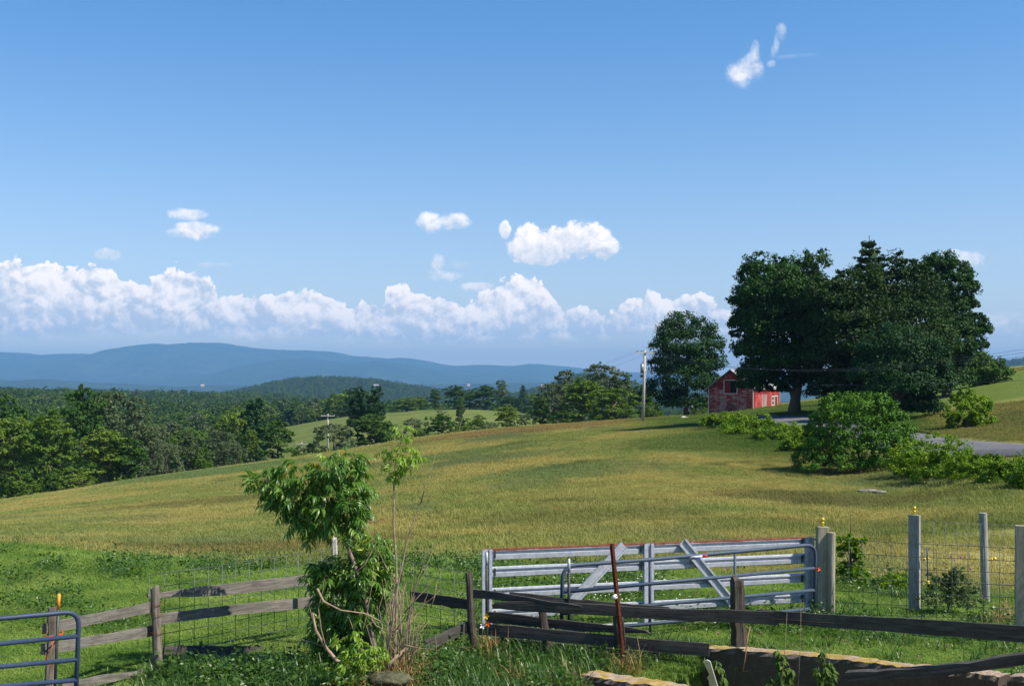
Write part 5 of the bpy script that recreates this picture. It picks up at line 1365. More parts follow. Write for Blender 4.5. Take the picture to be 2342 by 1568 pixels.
mb.f.append(tuple(range(n_))); mb.f.append(tuple(n_+k for k in range(n_))[::-1])
for k in range(n_): mb.f.append((k, (k+1) % n_, n_+(k+1) % n_, n_+k))
o = mb.build('broken_board', M['wood_pale']); tag(o, 'splintered pale board end sticking up in front of the retaining wall', 'board')
o = wtube('bare_stem', [at(1716, 1432, 13.2), at(1708, 1464, 13.2), at(1705, 1500, 13.2), at(1699, 1535, 13.2)], [0.004, 0.008, 0.006, 0.003], M['copper']); tag(o, 'reddish dry stem hanging upright in front of the wall', 'stem')
for u0, u1, v0, v1, lab in ((1800, 1785, 1400, 1560, 'thin dry stalk crossing the long board, left of the pair'), (1832, 1824, 1370, 1568, 'thin dry stalk crossing the long board, right of the pair')):
    o = wtube('dry_stalk', [at(u0, v0, 13.4), at((u0+u1)/2+3, (v0+v1)/2, 13.4), at(u1, v1+20, 13.4)], [0.0015, 0.003, 0.004], M['twig']); tag(o, lab, 'stalk')

# ---- leafy things in the foreground -------------------------------------------------------
def leaflet(L, w, droop, fold=0.25, n=4):
    V = []
    for i in range(n+1):
        t = i/n; ww = w*math.sin(math.pi*min(1, t*0.92+0.05))**0.8*(1-0.35*t); z = -droop*L*t*t
        V += [(L*t, -ww/2, z+fold*ww/2), (L*t, 0, z), (L*t, ww/2, z+fold*ww/2)]
    Q = []
    for i in range(n):
        a = i*3; Q += [(a, a+1, a+4, a+3), (a+1, a+2, a+5, a+4)]
    return np.array(V), np.array(Q)
def compound(seed, nl, L, w, rach, mat, droop=0.55, name='leaf'):
    rng = np.random.RandomState(seed); V = []; Q = []; b = 0; T = []
    k = nl//2
    for j in range(nl):
        if j == nl-1: pos, ang = rach, 0.0
        else: pos, ang = rach*(0.35+0.55*(j//2)/max(1, k-1)), (1 if j % 2 else -1)*rng.uniform(0.8, 1.15)
        v, q = leaflet(L*rng.uniform(0.8, 1.15), w*rng.uniform(0.85, 1.15), droop*rng.uniform(0.7, 1.4))
        tilt = rng.uniform(0.0, 0.6)
        c, s = math.cos(tilt), math.sin(tilt); v = v @ np.array([[c, 0, -s], [0, 1, 0], [s, 0, c]])
        c, s = math.cos(ang), math.sin(ang); v = v @ np.array([[c, s, 0], [-s, c, 0], [0, 0, 1]])
        v = v+np.array([pos, 0, -0.25*pos*pos/max(rach, 0.01)]); V.append(v); Q.append(q+b); b += len(v); T.append(np.full(len(v), rng.rand()))
    # rachis as thin quads
    r = 0.0018; rv = np.array([[0, -r, 0], [0, r, 0], [rach, r, -0.25*rach], [rach, -r, -0.25*rach]]); V.append(rv); Q.append(np.array([[b, b+1, b+2, b+3]])); T.append(np.full(4, 0.9))
    return fastmesh(name, np.concatenate(V), np.concatenate(Q), mat, False, {'tint': np.concatenate(T)})
ASH = [compound(50+i, 7, 0.125, 0.040, 0.17, M['leaf_ash']) for i in range(5)]
ASHN = [compound(60+i, 5, 0.115, 0.046, 0.12, M['leaf_new']) for i in range(4)]
ASHT = [compound(70+i, 5, 0.10, 0.030, 0.10, M['leaf_tip']) for i in range(2)]

def leafy(root, lobes, y, n_, seed, meshes, depth=0.8, size=1.0, tips=None, tiprow=None, stuff=0, stuffmesh=None):
    """compound leaves as single parts, set over lobes; extra ones joined into one foliage part"""
    rng = np.random.RandomState(seed); L = []
    for (u, v, ru, rv) in lobes:
        p = at(u, v, y+rng.uniform(-0.1, 0.1)); L.append((np.array(p), np.array((ru, max(ru, rv)*depth, rv))*y/F))
    w = np.array([(r[0]*r[2]) for c, r in L]); w /= w.sum(); loc = np.array(root.location); hub = np.average([c for c, r in L], axis=0, weights=w)
    def sample():
        while True:
            c, r = L[rng.choice(len(L), p=w)]
            d = unit(rng.normal(0, 1, 3)); p = c+d*r*rng.uniform(0.35, 1.0)
            ins = sum((((p-c2)/r2)**2).sum() < 0.3 for c2, r2 in L)
            if ins and rng.rand() < 0.6: continue
            return p, d, r
    V = []; Q = []; T = []; b = 0
    for i in range(n_+stuff):
        p, d, r = sample()
        o_ = unit((p-hub)*0.6+d*0.25+rng.normal(0, 0.25, 3)); az_ = math.atan2(o_[1], o_[0])+rng.normal(0, 0.4)
        elv = np.clip(o_[2]*0.5+rng.normal(0, 0.25)-0.15, -0.9, 0.6)
        sc = size*rng.uniform(0.62, 1.2)
        row = VH-p[2]/p[1]*F
        ms = meshes
        if tips is not None and row < tiprow(((p[0]/p[1])*F+UC)) and rng.rand() < 0.6: ms = tips
        me = ms[rng.randint(len(ms))]
        R = Matrix.Rotation(az_, 4, 'Z') @ Matrix.Rotation(-elv, 4, 'Y') @ Matrix.Rotation(rng.normal(0, 0.4), 4, 'X')
        if i < n_:
            o = add_obj('leaf', me, root, loc=Vector(p-loc), rot=R.to_euler(), scale=(sc, sc, sc))
        else:
            co = np.empty(len(me.vertices)*3, np.float32); me.vertices.foreach_get('co', co); co = co.reshape(-1, 3)*sc
            co = co @ np.array(R.to_3x3()).T+(p-loc)
            lo = np.empty(len(me.loops), np.int32); me.loops.foreach_get('vertex_index', lo)
            V.append(co); Q.append(lo.reshape(-1, 4)+b); b += len(co)
            tt = np.empty(len(co), np.float32); me.attributes['tint'].data.foreach_get('value', tt); T.append(tt)
    if stuff:
        o = add_obj('foliage', fastmesh('foliage', np.concatenate(V), np.concatenate(Q), meshes[0].materials[0], False, {'tint': np.concatenate(T)}), root); o['kind'] = 'stuff'
    return L

Y0 = 15.1
ya = empty('young_ash_tree', gp(ux(868, Y0), Y0), 0, 'leafy young ash leaning left with drooping dark green leaves, the largest foreground plant', 'tree')
crown_l = [(785, 1045, 40, 22), (660, 1150, 40, 26), (598, 1100, 26, 30), (650, 1090, 40, 32), (700, 1075, 58, 34), (770, 1062, 62, 40), (795, 1080, 34, 40), (690, 1130, 62, 42), (770, 1130, 74, 52), (806, 1140, 26, 46), (700, 1195, 36, 34), (775, 1188, 60, 36), (728, 1165, 60, 36), (720, 1220, 24, 20)]
leafy(ya, crown_l, Y0, 300, 81, ASH, 0.75, 0.9, ASHT+ASHN, lambda u: 1062 + abs(u-770)*0.12, stuff=270)
def rel(root, pts): return [Vector(p) for p in pts]
wtube('stem', [gp(ux(868, Y0), Y0, -0.1), at(858, 1500, Y0), at(845, 1420, Y0), at(838, 1380, Y0), at(818, 1310, Y0), at(795, 1250, Y0), at(768, 1205, Y0), at(758, 1140, Y0), at(765, 1075, Y0)], [0.050, 0.040, 0.035, 0.031, 0.027, 0.024, 0.020, 0.014, 0.006], M['bark_young'], ya, 9)
for pts in ([(768,1205),(720,1150),(660,1105),(600,1098)], [(765,1180),(800,1120),(820,1070)], [(760,1160),(720,1110),(700,1070)], [(775,1215),(740,1215),(715,1228)], [(800,1260),(818,1200),(822,1140)], [(766,1190),(700,1180),(690,1140)]):
    wtube('branch', [at(u, v, Y0+0.05*math.sin(u)) for u, v in pts], [0.016, 0.011, 0.008, 0.004][:len(pts)], M['bark_young'], ya, 6)

yb = empty('ash_thicket', gp(ux(800, 15.3), 15.3), 0, 'dense leafy regrowth below the young ash, hiding the fence boards', 'shrub')
leafy(yb, [(742, 1310, 30, 30), (735, 1400, 26, 40), (745, 1450, 34, 34), (880, 1340, 26, 40), (820, 1480, 60, 30), (752, 1305, 26, 26), (790, 1300, 46, 50), (840, 1262, 40, 34), (870, 1238, 26, 20), (845, 1320, 44, 56), (775, 1360, 46, 50), (830, 1390, 50, 56), (762, 1410, 30, 44), (800, 1450, 46, 44), (870, 1290, 26, 40)], 15.3, 300, 82, ASH+ASHN[:2], 0.8, 0.82, ASHN+ASHT, lambda u: 1290, stuff=780)
for pts in ([(800,1560),(790,1450),(780,1350),(770,1290)], [(805,1560),(830,1420),(842,1330),(850,1250)], [(805,1555),(800,1450),(835,1340),(822,1180),(820,1160)]):
    wtube('stem', [at(u, v, 15.3) for u, v in pts], [0.018, 0.014, 0.010, 0.006, 0.003][:len(pts)], M['bark_young'], yb, 6)
leafy_low = empty('ash_seedling', gp(ux(800, 13.7), 13.7), 0, 'low bright green seedling at the foot of the dead shrub', 'plant')
leafy(leafy_low, [(800, 1455, 34, 26), (830, 1505, 46, 22), (855, 1490, 28, 20), (780, 1520, 36, 22)], 13.7, 60, 83, ASHN, 0.7, 0.62, stuff=50)

sp = empty('ash_sapling', gp(ux(905, 14.3), 14.3), 0, 'thin ash sapling with a bright yellow-green leafy top', 'tree')
leafy(sp, [(925, 985, 22, 18), (918, 1000, 16, 14), (908, 1035, 30, 18), (940, 1035, 22, 16), (872, 1036, 9, 9), (905, 1060, 24, 16), (900, 1080, 14, 12), (930, 1062, 16, 12)], 14.3, 92, 84, ASHN, 0.7, 0.60, ASHN+ASHT[:1], lambda u: 1000, stuff=0)
wtube('stem', [gp(ux(895, 14.3), 14.3, -0.1), at(905, 1440, 14.3), at(908, 1340, 14.3), at(905, 1270, 14.3), at(900, 1200, 14.3), at(901, 1110, 14.3), at(904, 1060, 14.3), at(922, 990, 14.3)], [0.022, 0.018, 0.014, 0.013, 0.012, 0.010, 0.007, 0.003], M['twig'], sp, 7)
for pts in ([(901,1105),(925,1080),(950,1058),(958,1048)], [(901,1095),(885,1070),(873,1042)], [(903,1080),(925,1060),(935,1045)]):
    wtube('branch', [at(u, v, 14.3) for u, v in pts], [0.006, 0.005, 0.004, 0.003][:len(pts)], M['twig'], sp, 5)

def dead_shrub():
    root = empty('dead_shrub', gp(ux(900, 14.0), 14.0), 0, 'tangle of bare tan stems of a dead shrub right of the leafy bush', 'shrub')
    off = root.location; rng = np.random.RandomState(90); y = 14.0
    hero_ = [[(880,1520),(895,1440),(905,1360),(918,1300),(930,1240),(950,1180),(962,1150),(985,1128)], [(962,1150),(970,1125),(972,1110),(985,1080),(997,1035)],
             [(915,1330),(925,1270),(932,1215),(938,1195)], [(930,1420),(945,1360),(960,1310),(980,1285),(988,1262)], [(960,1310),(972,1270),(972,1250),(968,1262)],
             [(715,1400),(722,1440),(745,1480),(770,1510),(810,1530),(850,1540),(880,1528),(930,1480)], [(745,1480),(735,1440),(728,1390),(738,1350),(742,1320)], [(722,1440),(708,1390),(700,1340)],
             [(725,1345),(740,1375),(780,1395),(835,1402),(870,1420),(905,1440)], [(820,1530),(825,1460),(840,1400),(850,1340),(855,1290)], [(885,1510),(890,1450),(895,1400),(905,1350)],
             [(840,1400),(860,1430),(890,1445),(920,1430),(960,1400)], [(690,1462),(715,1468),(745,1480),(765,1472),(785,1458)], [(860,1520),(850,1470),(838,1430),(870,1410)], [(905,1440),(935,1400),(985,1370),(1010,1345)], [(925,1400),(960,1360),(1000,1320),(1012,1305)],
             [(985,1390),(995,1360),(1000,1325)], [(850,1545),(880,1560),(910,1580)], [(790,1545),(800,1580)], [(860,1545),(900,1600)], [(800,1320),(835,1290),(860,1240),(835,1205)], [(905,1335),(880,1290),(862,1250)]]
    for pts in hero_:
        n_ = len(pts); yy = y+rng.uniform(-0.15, 0.1); r0 = 0.016 if n_ > 5 else 0.009
        ps = [at(u, v, yy+0.03*math.sin(u*0.1+i)) for i, (u, v) in enumerate(pts)]
        if pts[0][0] == 715: rs = [0.012, 0.018, 0.022, 0.025, 0.026, 0.028, 0.026, 0.018]
        else: rs = [r0*(1-0.8*i/(n_-1)) for i in range(n_)]
        wtube('stem', [p for p in ps], rs, M['twig'], root, 6)
    for k in range(46):       # thin suckers, each its own stem
        u = rng.normal(912, 32); v0 = rng.uniform(1470, 1540); top = rng.uniform(1290, 1430) if k % 3 else rng.uniform(1400, 1500); yy = y+rng.uniform(-0.3, 0.5)
        lean = rng.normal(10, 24) ; pts = [at(u*0.7+905*0.3, v0, yy)]
        for t in (0.35, 0.7, 1.0): pts.append(at(u*0.7+905*0.3+(u-905)*0.4*t+lean*t*t+rng.normal(0, 3), v0+(top-v0)*t, yy+rng.normal(0, 0.03)))
        wtube('stem', pts, [0.007, 0.006, 0.004, 0.0015], M['twig'], root, 4)
        if k % 2 == 0:
            p = pts[2]; q = p+Vector((rng.normal(0, 0.08), rng.normal(0, 0.05), rng.uniform(0.05, 0.18))); wtube('twig', [p, p.lerp(q, 0.5)+Vector((0.01, 0, 0)), q], [0.003, 0.0025, 0.001], M['twig'], root, 4)
dead_shrub()
b = bmesh.new(); bmesh.ops.create_icosphere(b, subdivisions=4, radius=1.0)
for v in b.verts:
    k = 1+0.35*float(fbm(np.array(v.co.x*1.7+4), np.array(v.co.y*1.7+v.co.z*1.3), 4)); v.co = Vector((v.co.x*0.24*k, v.co.y*0.2*k, v.co.z*0.09*k))
me = bpy.data.meshes.new('boulder'); b.to_mesh(me); b.free(); me.materials.append(mat_plain('mossy_stone', (0.07, 0.068, 0.04), 0.95, 0.1, 0, 14, 0.5))
o = add_obj('boulder', me, loc=at(890, 1552, 13.6)); tag(o, 'low mossy stone under the dry straw at the foot of the dead shrub', 'rock')

# broad-leaved plants against the wall
NET = [compound(100+i, 3, 0.062, 0.036, 0.03, mat_leaf('nettle_leaf%d' % i, (0.030, 0.085, 0.012), (0.140, 0.190, 0.035), 0.25, 0.3, scale=3.0), droop=0.5) for i in range(2)]
def wall_plant(label, stems, y, per, seed):
    root = empty('climbing_weed', at(stems[0][0][0], 1620, y), 0, label, 'plant', 'leafy weeds growing in front of the retaining wall')
    rng = np.random.RandomState(seed)
    for st in stems:
        ps = [at(u, v, y) for u, v in st]; wtube('stem', ps, 0.004, M['stem'], root, 5)
        for k in range(per):
            t = rng.rand()*(len(ps)-1); i = min(int(t), len(ps)-2); p = ps[i].lerp(ps[i+1], t-i); a = rng.uniform(0, 6.28)
            add_obj('leaf', NET[rng.randint(2)], root, loc=p-root.location, rot=(rng.normal(0, 0.3), rng.uniform(-0.2, 0.6), a), scale=[rng.uniform(0.7, 1.4)]*3)
wall_plant('leafy weed hanging over the wall top, left of the two near the long board', [[(1795,1620),(1790,1560),(1785,1520),(1778,1482)], [(1800,1600),(1808,1560),(1806,1525)], [(1780,1620),(1768,1580),(1762,1545)], [(1800,1570),(1780,1540),(1792,1500)]], 13.6, 30, 1)
wall_plant('leafy weed on the wall, right of the two near the long board', [[(1895,1620),(1893,1560),(1888,1520),(1878,1480)], [(1890,1600),(1876,1560),(1872,1525)], [(1905,1600),(1902,1550),(1896,1510)]], 13.3, 26, 2)
wall_plant('narrow-leaved weed growing beside the splintered pale board', [[(1672,1620),(1660,1570),(1648,1535),(1638,1510)], [(1670,1600),(1666,1580)]], 13.0, 26, 3)

# wild bushes behind the right fence
hero('thorn_bush', 60, (1945, 22.5), [(1935,1235,18,22),(1965,1240,14,22),(1940,1275,26,28),(1955,1310,32,24),(1925,1310,18,24)], 3600, 0.055, M['leaf_yellow'], 'airy thorn bush behind the wire panel next to the round post', 'bush', trunk_r=0.03, ttop=(0, 0, 1.6), clump=0.3, inner=0.4)
hero('thorn_bush', 61, (2030, 22.0), [(1990,1335,30,16),(2040,1328,34,16),(2075,1330,22,18),(2010,1348,40,14)], 2600, 0.055, M['leaf_yellow'], 'low sprawling bush behind the wire panel left of the grey square post', 'bush', trunk_r=0.02, ttop=(0, 0, 0.7), clump=0.3, inner=0.4)
hero('thistle_clump', 62, (2170, 19.2), [(2120,1370,22,24),(2160,1345,30,30),(2200,1355,34,40),(2225,1375,26,28),(2175,1380,50,28),(2190,1310,14,18),(2140,1325,12,16)], 5200, 0.045, M['leaf_thistle'], 'grey-green thistle clump between the two wire panels', 'thistle', trunk_r=0.015, ttop=(0, 0, 0.8), clump=0.25, inner=0.4)
th = empty('thistle_flowers', at(2200, 1330, 19.0), 0, 'purple thistle heads above the grey-green clump', 'flowers')
for (u, v) in ((2183, 1268+20), (2197, 1282), (2219, 1308), (2246, 1371), (2175, 1272+8)):
    p = at(u, v-20+14, 19.0); q = p-th.location; wtube('head', [p, p+Vector((0, 0, 0.03))], [0.010, 0.018], M['pink'], th, 7); wtube('stalk', [p, p+Vector((0.02, 0, -0.4))], 0.0035, M['stem'], th, 4)

# rock outcrop in the meadow
def rocks():
    for (u, v, y, s, lab) in ((1985, 1131, 57, (0.5, 0.25, 0.10), 'flat grey rock in the meadow, left of the pair'), (2012, 1134, 56, (0.35, 0.22, 0.08), 'flat grey rock in the meadow, right of the pair')):
        b = bmesh.new(); bmesh.ops.create_icosphere(b, subdivisions=3, radius=1.0)
        for q in b.verts:
            k = 1+0.5*float(fbm(np.array(q.co.x*1.5+u), np.array(q.co.y*1.5+q.co.z), 3)); q.co = Vector((q.co.x*s[0]*k, q.co.y*s[1]*k, q.co.z*s[2]*k))
        me = bpy.data.meshes.new('meadow_rock'); b.to_mesh(me); b.free(); me.materials.append(M['stone'])
        x = ux(u, y); o = add_obj('meadow_rock', me, loc=gp(x, y, 0.12)); tag(o, lab, 'rock')
M['stone'] = mat_plain('field_stone', (0.17, 0.16, 0.14), 0.9, 0.2, 0, 6, 0.4)
rocks()

# ------------------------------------------------------------------ utility poles and lines
def crossarm(root, top, L, ax, mat, r=0.06):
    mb = MB(); d = Vector(ax).normalized(); p = Vector(top); q = Vector((-d.y, d.x, 0))
    c = [p-d*L/2, p+d*L/2]; v = []
    for e in c:
        for s, t in ((-1, -1), (1, -1), (1, 1), (-1, 1)): v.append(tuple(e+q*s*r+Vector((0, 0, t*r))))
    mb.v = v; mb.f = [(0, 1, 2, 3)[::-1], (4, 5, 6, 7), (0, 1, 5, 4), (1, 2, 6, 5), (2, 3, 7, 6), (3, 0, 4, 7)]
    mb.build('crossarm', mat, root)
def utility_pole(label, u, vt, vb, y, r, armL, ubot=None, armdir=(1, 0.25, 0), rich=False):
    top, bot = at(u, vt, y), at(ubot or u, vb, y); bot.z = min(bot.z, gz(bot.x, y)-0.3)
    root = empty('utility_pole', bot, 0, label, 'utility pole', 'poles of the power line')
    t_ = top-bot
    MB().tube([Vector((0, 0, 0)), t_*0.5, t_], [r*1.25, r*1.08, r*0.85], 10).build('pole', M['pole'], root, True)
    arm = t_-Vector((0, 0, 0.35)); ad = Vector(armdir).normalized(); q = Vector((-ad.y, ad.x, 0))
    crossarm(root, arm-q*(r+0.07), armL, ad, M['pole'], 0.06 if rich else 0.09)
    ends = []
    for s in (-0.94, -0.45, 0.94):
        p = arm-q*(r+0.07)+ad*armL/2*s; MB().tube([p+Vector((0, 0, 0.06)), p+Vector((0, 0, 0.14)), p+Vector((0, 0, 0.26))], [0.03, 0.06, 0.035], 6).build('insulator', M['dkmetal'] if rich else M['wpaint'], root)
        ends.append(root.location+p+Vector((0, 0, 0.27)))
    if rich:
        c = t_-Vector((0.36, 0.05, 2.35)); MB().tube([c-Vector((0, 0, 0.6)), c+Vector((0, 0, 0.6))], 0.22, 12).build('transformer', M['grey_can'], root, True)
        MB().tube([c+Vector((0, 0, 0.6)), c+Vector((0, 0, 0.95))], [0.05, 0.03], 6).build('bushing', M['dkmetal'], root)
        MB().box(tuple(c+Vector((-0.25, -0.1, -1.15))), tuple(c+Vector((0.18, 0.1, -0.8)))).build('bracket', M['dkmetal'], root)
        for s in (-1, 1):
            MB().tube([arm-q*(r+0.07)+ad*0.8*s, t_-Vector((0, 0, 1.15))], 0.02, 4).build('strut', M['pole'], root)
    return ends
e1 = utility_pole('tall bleached utility pole with a transformer at the crest of the hayfield', 1475, 800, 963, 150, 0.17, 2.5, 1470, (1, 0.35, -0.02), True)
e2 = utility_pole('distant utility pole whose crossarm shows above the apple bush', 750, 946, 1030, 215, 0.15, 2.5, None, (1, 0.05, 0))
e3 = utility_pole('second distant utility pole, lower, only its crossarm above the bushes', 690, 1011, 1060, 262, 0.15, 2.5, None, (1, 0.05, 0))
def cable(label, a, b_, sag, r=0.008):
    a, b_ = Vector(a), Vector(b_); n_ = 20; o = empty('power_cable', a, 0, label, 'cable', 'cables of the power line')
    wtube('strand', [a.lerp(b_, i/n_)-Vector((0, 0, sag*4*(i/n_)*(1-i/n_))) for i in range(n_+1)], r, M['cable'], o, 4)
off = at(2650, 745, 62)
for i, e in enumerate(e1):
    cable('power cable running right from the tall pole through the maples, %s strand' % ('left', 'middle', 'right')[i], e, off+Vector((0.9*i, 0, -0.1*i)), 2.4)
    cable('power cable running down from the tall pole into the valley, %s strand' % ('left', 'middle', 'right')[i], e, e2[i], 3.0)
    cable('power cable between the two distant poles, %s strand' % ('left', 'middle', 'right')[i], e2[i], e3[i], 0.8)
cable('pale low cable running right from below the transformer', at(1474, 850, 150), at(2600, 853, 80), 1.2, 0.012)

# ------------------------------------------------------------------ red barn
M['clap'] = mat_redwood('worn_red_clapboard', False, 0.48); M['vert'] = mat_redwood('red_vertical_board', True, 0.60); M['brightred'] = mat_redwood('bright_red_siding', True, 0.60)
M['darkred'] = mat_plain('dark_red_paint', (0.17, 0.018, 0.018), 0.8, 0.1, 0, 6, 0.3)
M['roofmetal'] = mat_plain('pale_sheet_roof', (0.34, 0.32, 0.31), 0.5, 0.4, 0.1, 1.2, 0.4)
M['inside'] = mat_plain('dark_interior', (0.012, 0.010, 0.010), 0.9, 0.05)
def barn():
    t = empty('red_barn', (33.9, 166, -3.3), math.radians(-24.0), 'weathered red barn with peeling clapboards under the tall maple', 'barn')
    Wd, Ld, He, Hp = 6.4, 18.7, 3.25, 5.75
    bx = lambda nm, lo, hi, mat: MB().box(lo, hi).build(nm, mat, t)
    # inner core walls, behind the boards
    mb = MB(); mb.box((-Wd+0.05, 0.05, -1.0), (-0.05, Ld-0.05, He)); mb.build('frame_wall', M['inside'], t)
    mb = MB(); b = 0
    mb.v += [(-Wd+0.05, 0.06, He), (-0.05, 0.06, He), (-Wd/2, 0.06, Hp-0.05), (-Wd+0.05, Ld-0.06, He), (-0.05, Ld-0.06, He), (-Wd/2, Ld-0.06, Hp-0.05)]
    mb.f += [(0, 1, 2), (5, 4, 3), (0, 3, 4, 1), (1, 4, 5, 2), (2, 5, 3, 0)]; mb.build('attic', M['inside'], t)
    # clapboards of the gable below the eaves: every board its own part
    h = 0.165; z = -0.30
    rng = np.random.RandomState(2)
    me = MB()
    def clap(L, mat): 
        m_ = MB(); m_.v += [(0, -0.035, 0), (L, -0.035, 0), (L, -0.012, h+0.01), (0, -0.012, h+0.01), (0, 0.0, 0), (L, 0.0, 0), (L, 0.0, h+0.01), (0, 0.0, h+0.01)]
        m_.f += [(0, 1, 2, 3), (4, 7, 6, 5), (0, 4, 5, 1), (3, 2, 6, 7), (0, 3, 7, 4), (1, 5, 6, 2)]; return m_.mesh('clapboard', mat)
    full = clap(Wd-0.02, M['clap']); k = 0
    wx0, wx1, wz0, wz1 = -Wd/2-0.88, -Wd/2+0.88, 2.45, 4.25
    partl, partr = clap(wx0+Wd, M['clap']), clap(-wx1, M['clap'])
    while z < He-0.05:
        if z+h > wz0 and z < wz1:
            add_obj('clapboard', partl, t, loc=(-Wd, 0.04, z)); add_obj('clapboard', partr, t, loc=(wx1, 0.04, z))
        else: add_obj('clapboard', full, t, loc=(-Wd+0.01, 0.04, z))
        z += h
    # vertical boards in the gable peak
    n_ = 32
    for i in range(n_):
        x0 = -Wd+Wd*i/n_; x1 = x0+Wd/n_-0.02; zt0 = He+(Hp-He)*(1-abs((x0+Wd/2)/(Wd/2)))-0.04; zt1 = He+(Hp-He)*(1-abs((x1+Wd/2)/(Wd/2)))-0.04
        zb = He-0.03+rng.uniform(-0.03, 0.03)
        if x1 > wx0 and x0 < wx1: zb = wz1
        if zt0 < zb and zt1 < zb: continue
        m_ = MB(); y0, y1 = -0.01+rng.uniform(0, 0.012), 0.04
        m_.v += [(x0, y0, zb), (x1, y0, zb), (x1, y0, max(zt1, zb+0.02)), (x0, y0, max(zt0, zb+0.02)), (x0, y1, zb), (x1, y1, zb), (x1, y1, max(zt1, zb+0.02)), (x0, y1, max(zt0, zb+0.02))]
        m_.f += [(0, 1, 2, 3), (4, 7, 6, 5), (0, 4, 5, 1), (3, 2, 6, 7), (0, 3, 7, 4), (1, 5, 6, 2)]; m_.build('gable_board', M['vert'], t)
    # loft opening with half-open red shutter
    w = empty('loft_opening', (0, 0, 0)); w.parent = t
    for lo, hi in (((wx0-0.10, -0.07, wz0-0.12), (wx1+0.10, 0.02, wz0)), ((wx0-0.10, -0.07, wz1), (wx1+0.10, 0.02, wz1+0.10)), ((wx0-0.10, -0.07, wz0), (wx0, 0.02, wz1)), ((wx1, -0.07, wz0), (wx1+0.10, 0.02, wz1))):
        MB().box(lo, hi).build('trim', M['wpaint'], w)
    MB().box((wx0+0.03, -0.03, wz0+0.03), (wx0+0.86, 0.01, wz1-0.12)).build('shutter', M['darkred'], w)
    MB().box((wx0+0.86, 0.0, wz0), (wx1, 0.045, wz1)).build('dark_gap', M['inside'], w)
    bx('hatch', (wx0-1.0, -0.055, 3.0), (wx0-0.2, -0.015, 4.0), M['darkred']); bx('hatch', (wx1+0.3, -0.055, 3.0), (wx1+1.1, -0.015, 3.95), M['darkred'])
    # side wall of upright boards
    openings = [(12.6, 14.2, 0.62, 1.90), (14.7, 16.9, -0.2, 1.92)]
    n_ = 62
    for i in range(n_):
        y0 = Ld*i/n_; y1 = y0+Ld/n_-0.015; segs = [(-0.2, He)]
        for (a0, a1, b0, b1) in openings:
            if y1 > a0 and y0 < a1: segs = ([(-0.2, b0)] if b0 > -0.1 else [])+[(b1, He)]
        for (z0, z1) in segs:
            MB().box((-0.05, y0, z0), (0.0+rng.uniform(0, 0.012), y1, z1)).build('side_board', M['brightred'], t)
    bx('sliding_door', (0.02, 0.9, -0.15), (0.07, 5.4, 2.35), M['vert']); bx('door_rail', (0.02, 0.6, 2.36), (0.10, 9.5, 2.46), M['darkred'])
    bx('faded_panel', (0.015, 5.5, -0.15), (0.04, 9.2, 2.3), mat_redwood('faded_boards', True, 0.40))
    win = empty('window', (0, 0, 0)); win.parent = t
    for lo, hi in (((0, 12.4, 0.52), (0.06, 12.75, 2.0)), ((0, 14.05, 0.52), (0.06, 14.4, 2.0)), ((0, 12.75, 0.52), (0.06, 14.05, 0.66)), ((0, 12.75, 1.86), (0.06, 14.05, 2.0)), ((0, 12.75, 1.2), (0.05, 14.05, 1.32))): MB().box(lo, hi).build('trim', M['wpaint'], win)
    mg, ng_ = new_mat('window_glass'); principled(ng_, (0.02, 0.025, 0.03), 0.1, 0.6)
    MB().box((-0.03, 12.75, 0.66), (0.02, 14.05, 1.86)).build('pane', mg, win)
    dr = empty('side_door', (0, 0, 0)); dr.parent = t
    for lo, hi in (((0, 14.6, -0.2), (0.06, 14.8, 2.05)), ((0, 16.75, -0.2), (0.06, 17.05, 2.05)), ((0, 14.8, 1.90), (0.06, 16.75, 2.05))): MB().box(lo, hi).build('trim', M['wpaint'], dr)
    MB().box((-0.03, 14.8, -0.2), (0.02, 16.75, 1.9)).build('door_leaf', M['darkred'], dr)
    bx('corner_board', (-0.10, -0.06, -0.5), (0.05, 0.10, He), M['wpaint']); bx('corner_board', (-Wd-0.03, -0.05, -0.5), (-Wd+0.08, 0.06, He), M['wpaint']); bx('corner_board', (-0.1, Ld-0.12, -0.3), (0.05, Ld+0.03, He), M['wpaint'])
    # roof slopes with overhang
    for s, nm in ((-1, 'roof'), (1, 'roof')):
        ex, ez = (0.35 if s > 0 else -Wd-0.35), He-0.30*(Hp-He)/(Wd/2)+0.06
        m_ = MB(); px = -Wd/2; y0, y1 = -0.35, Ld+0.35; zt = Hp+0.06
        m_.v += [(px, y0, zt), (ex, y0, ez), (ex, y1, ez), (px, y1, zt), (px, y0, zt-0.10), (ex, y0, ez-0.10), (ex, y1, ez-0.10), (px, y1, zt-0.10)]
        m_.f += [(0, 3, 2, 1), (4, 5, 6, 7), (0, 1, 5, 4), (1, 2, 6, 5), (2, 3, 7, 6)]; m_.build(nm, M['roofmetal'], t)
        for k in range(14):
            yk = y0+0.3+k*(y1-y0-0.6)/13
            MB().tube([(px, yk, zt+0.02), (ex, yk, ez+0.02)], 0.025, 4).build('roof_seam', M['roofmetal'], t)
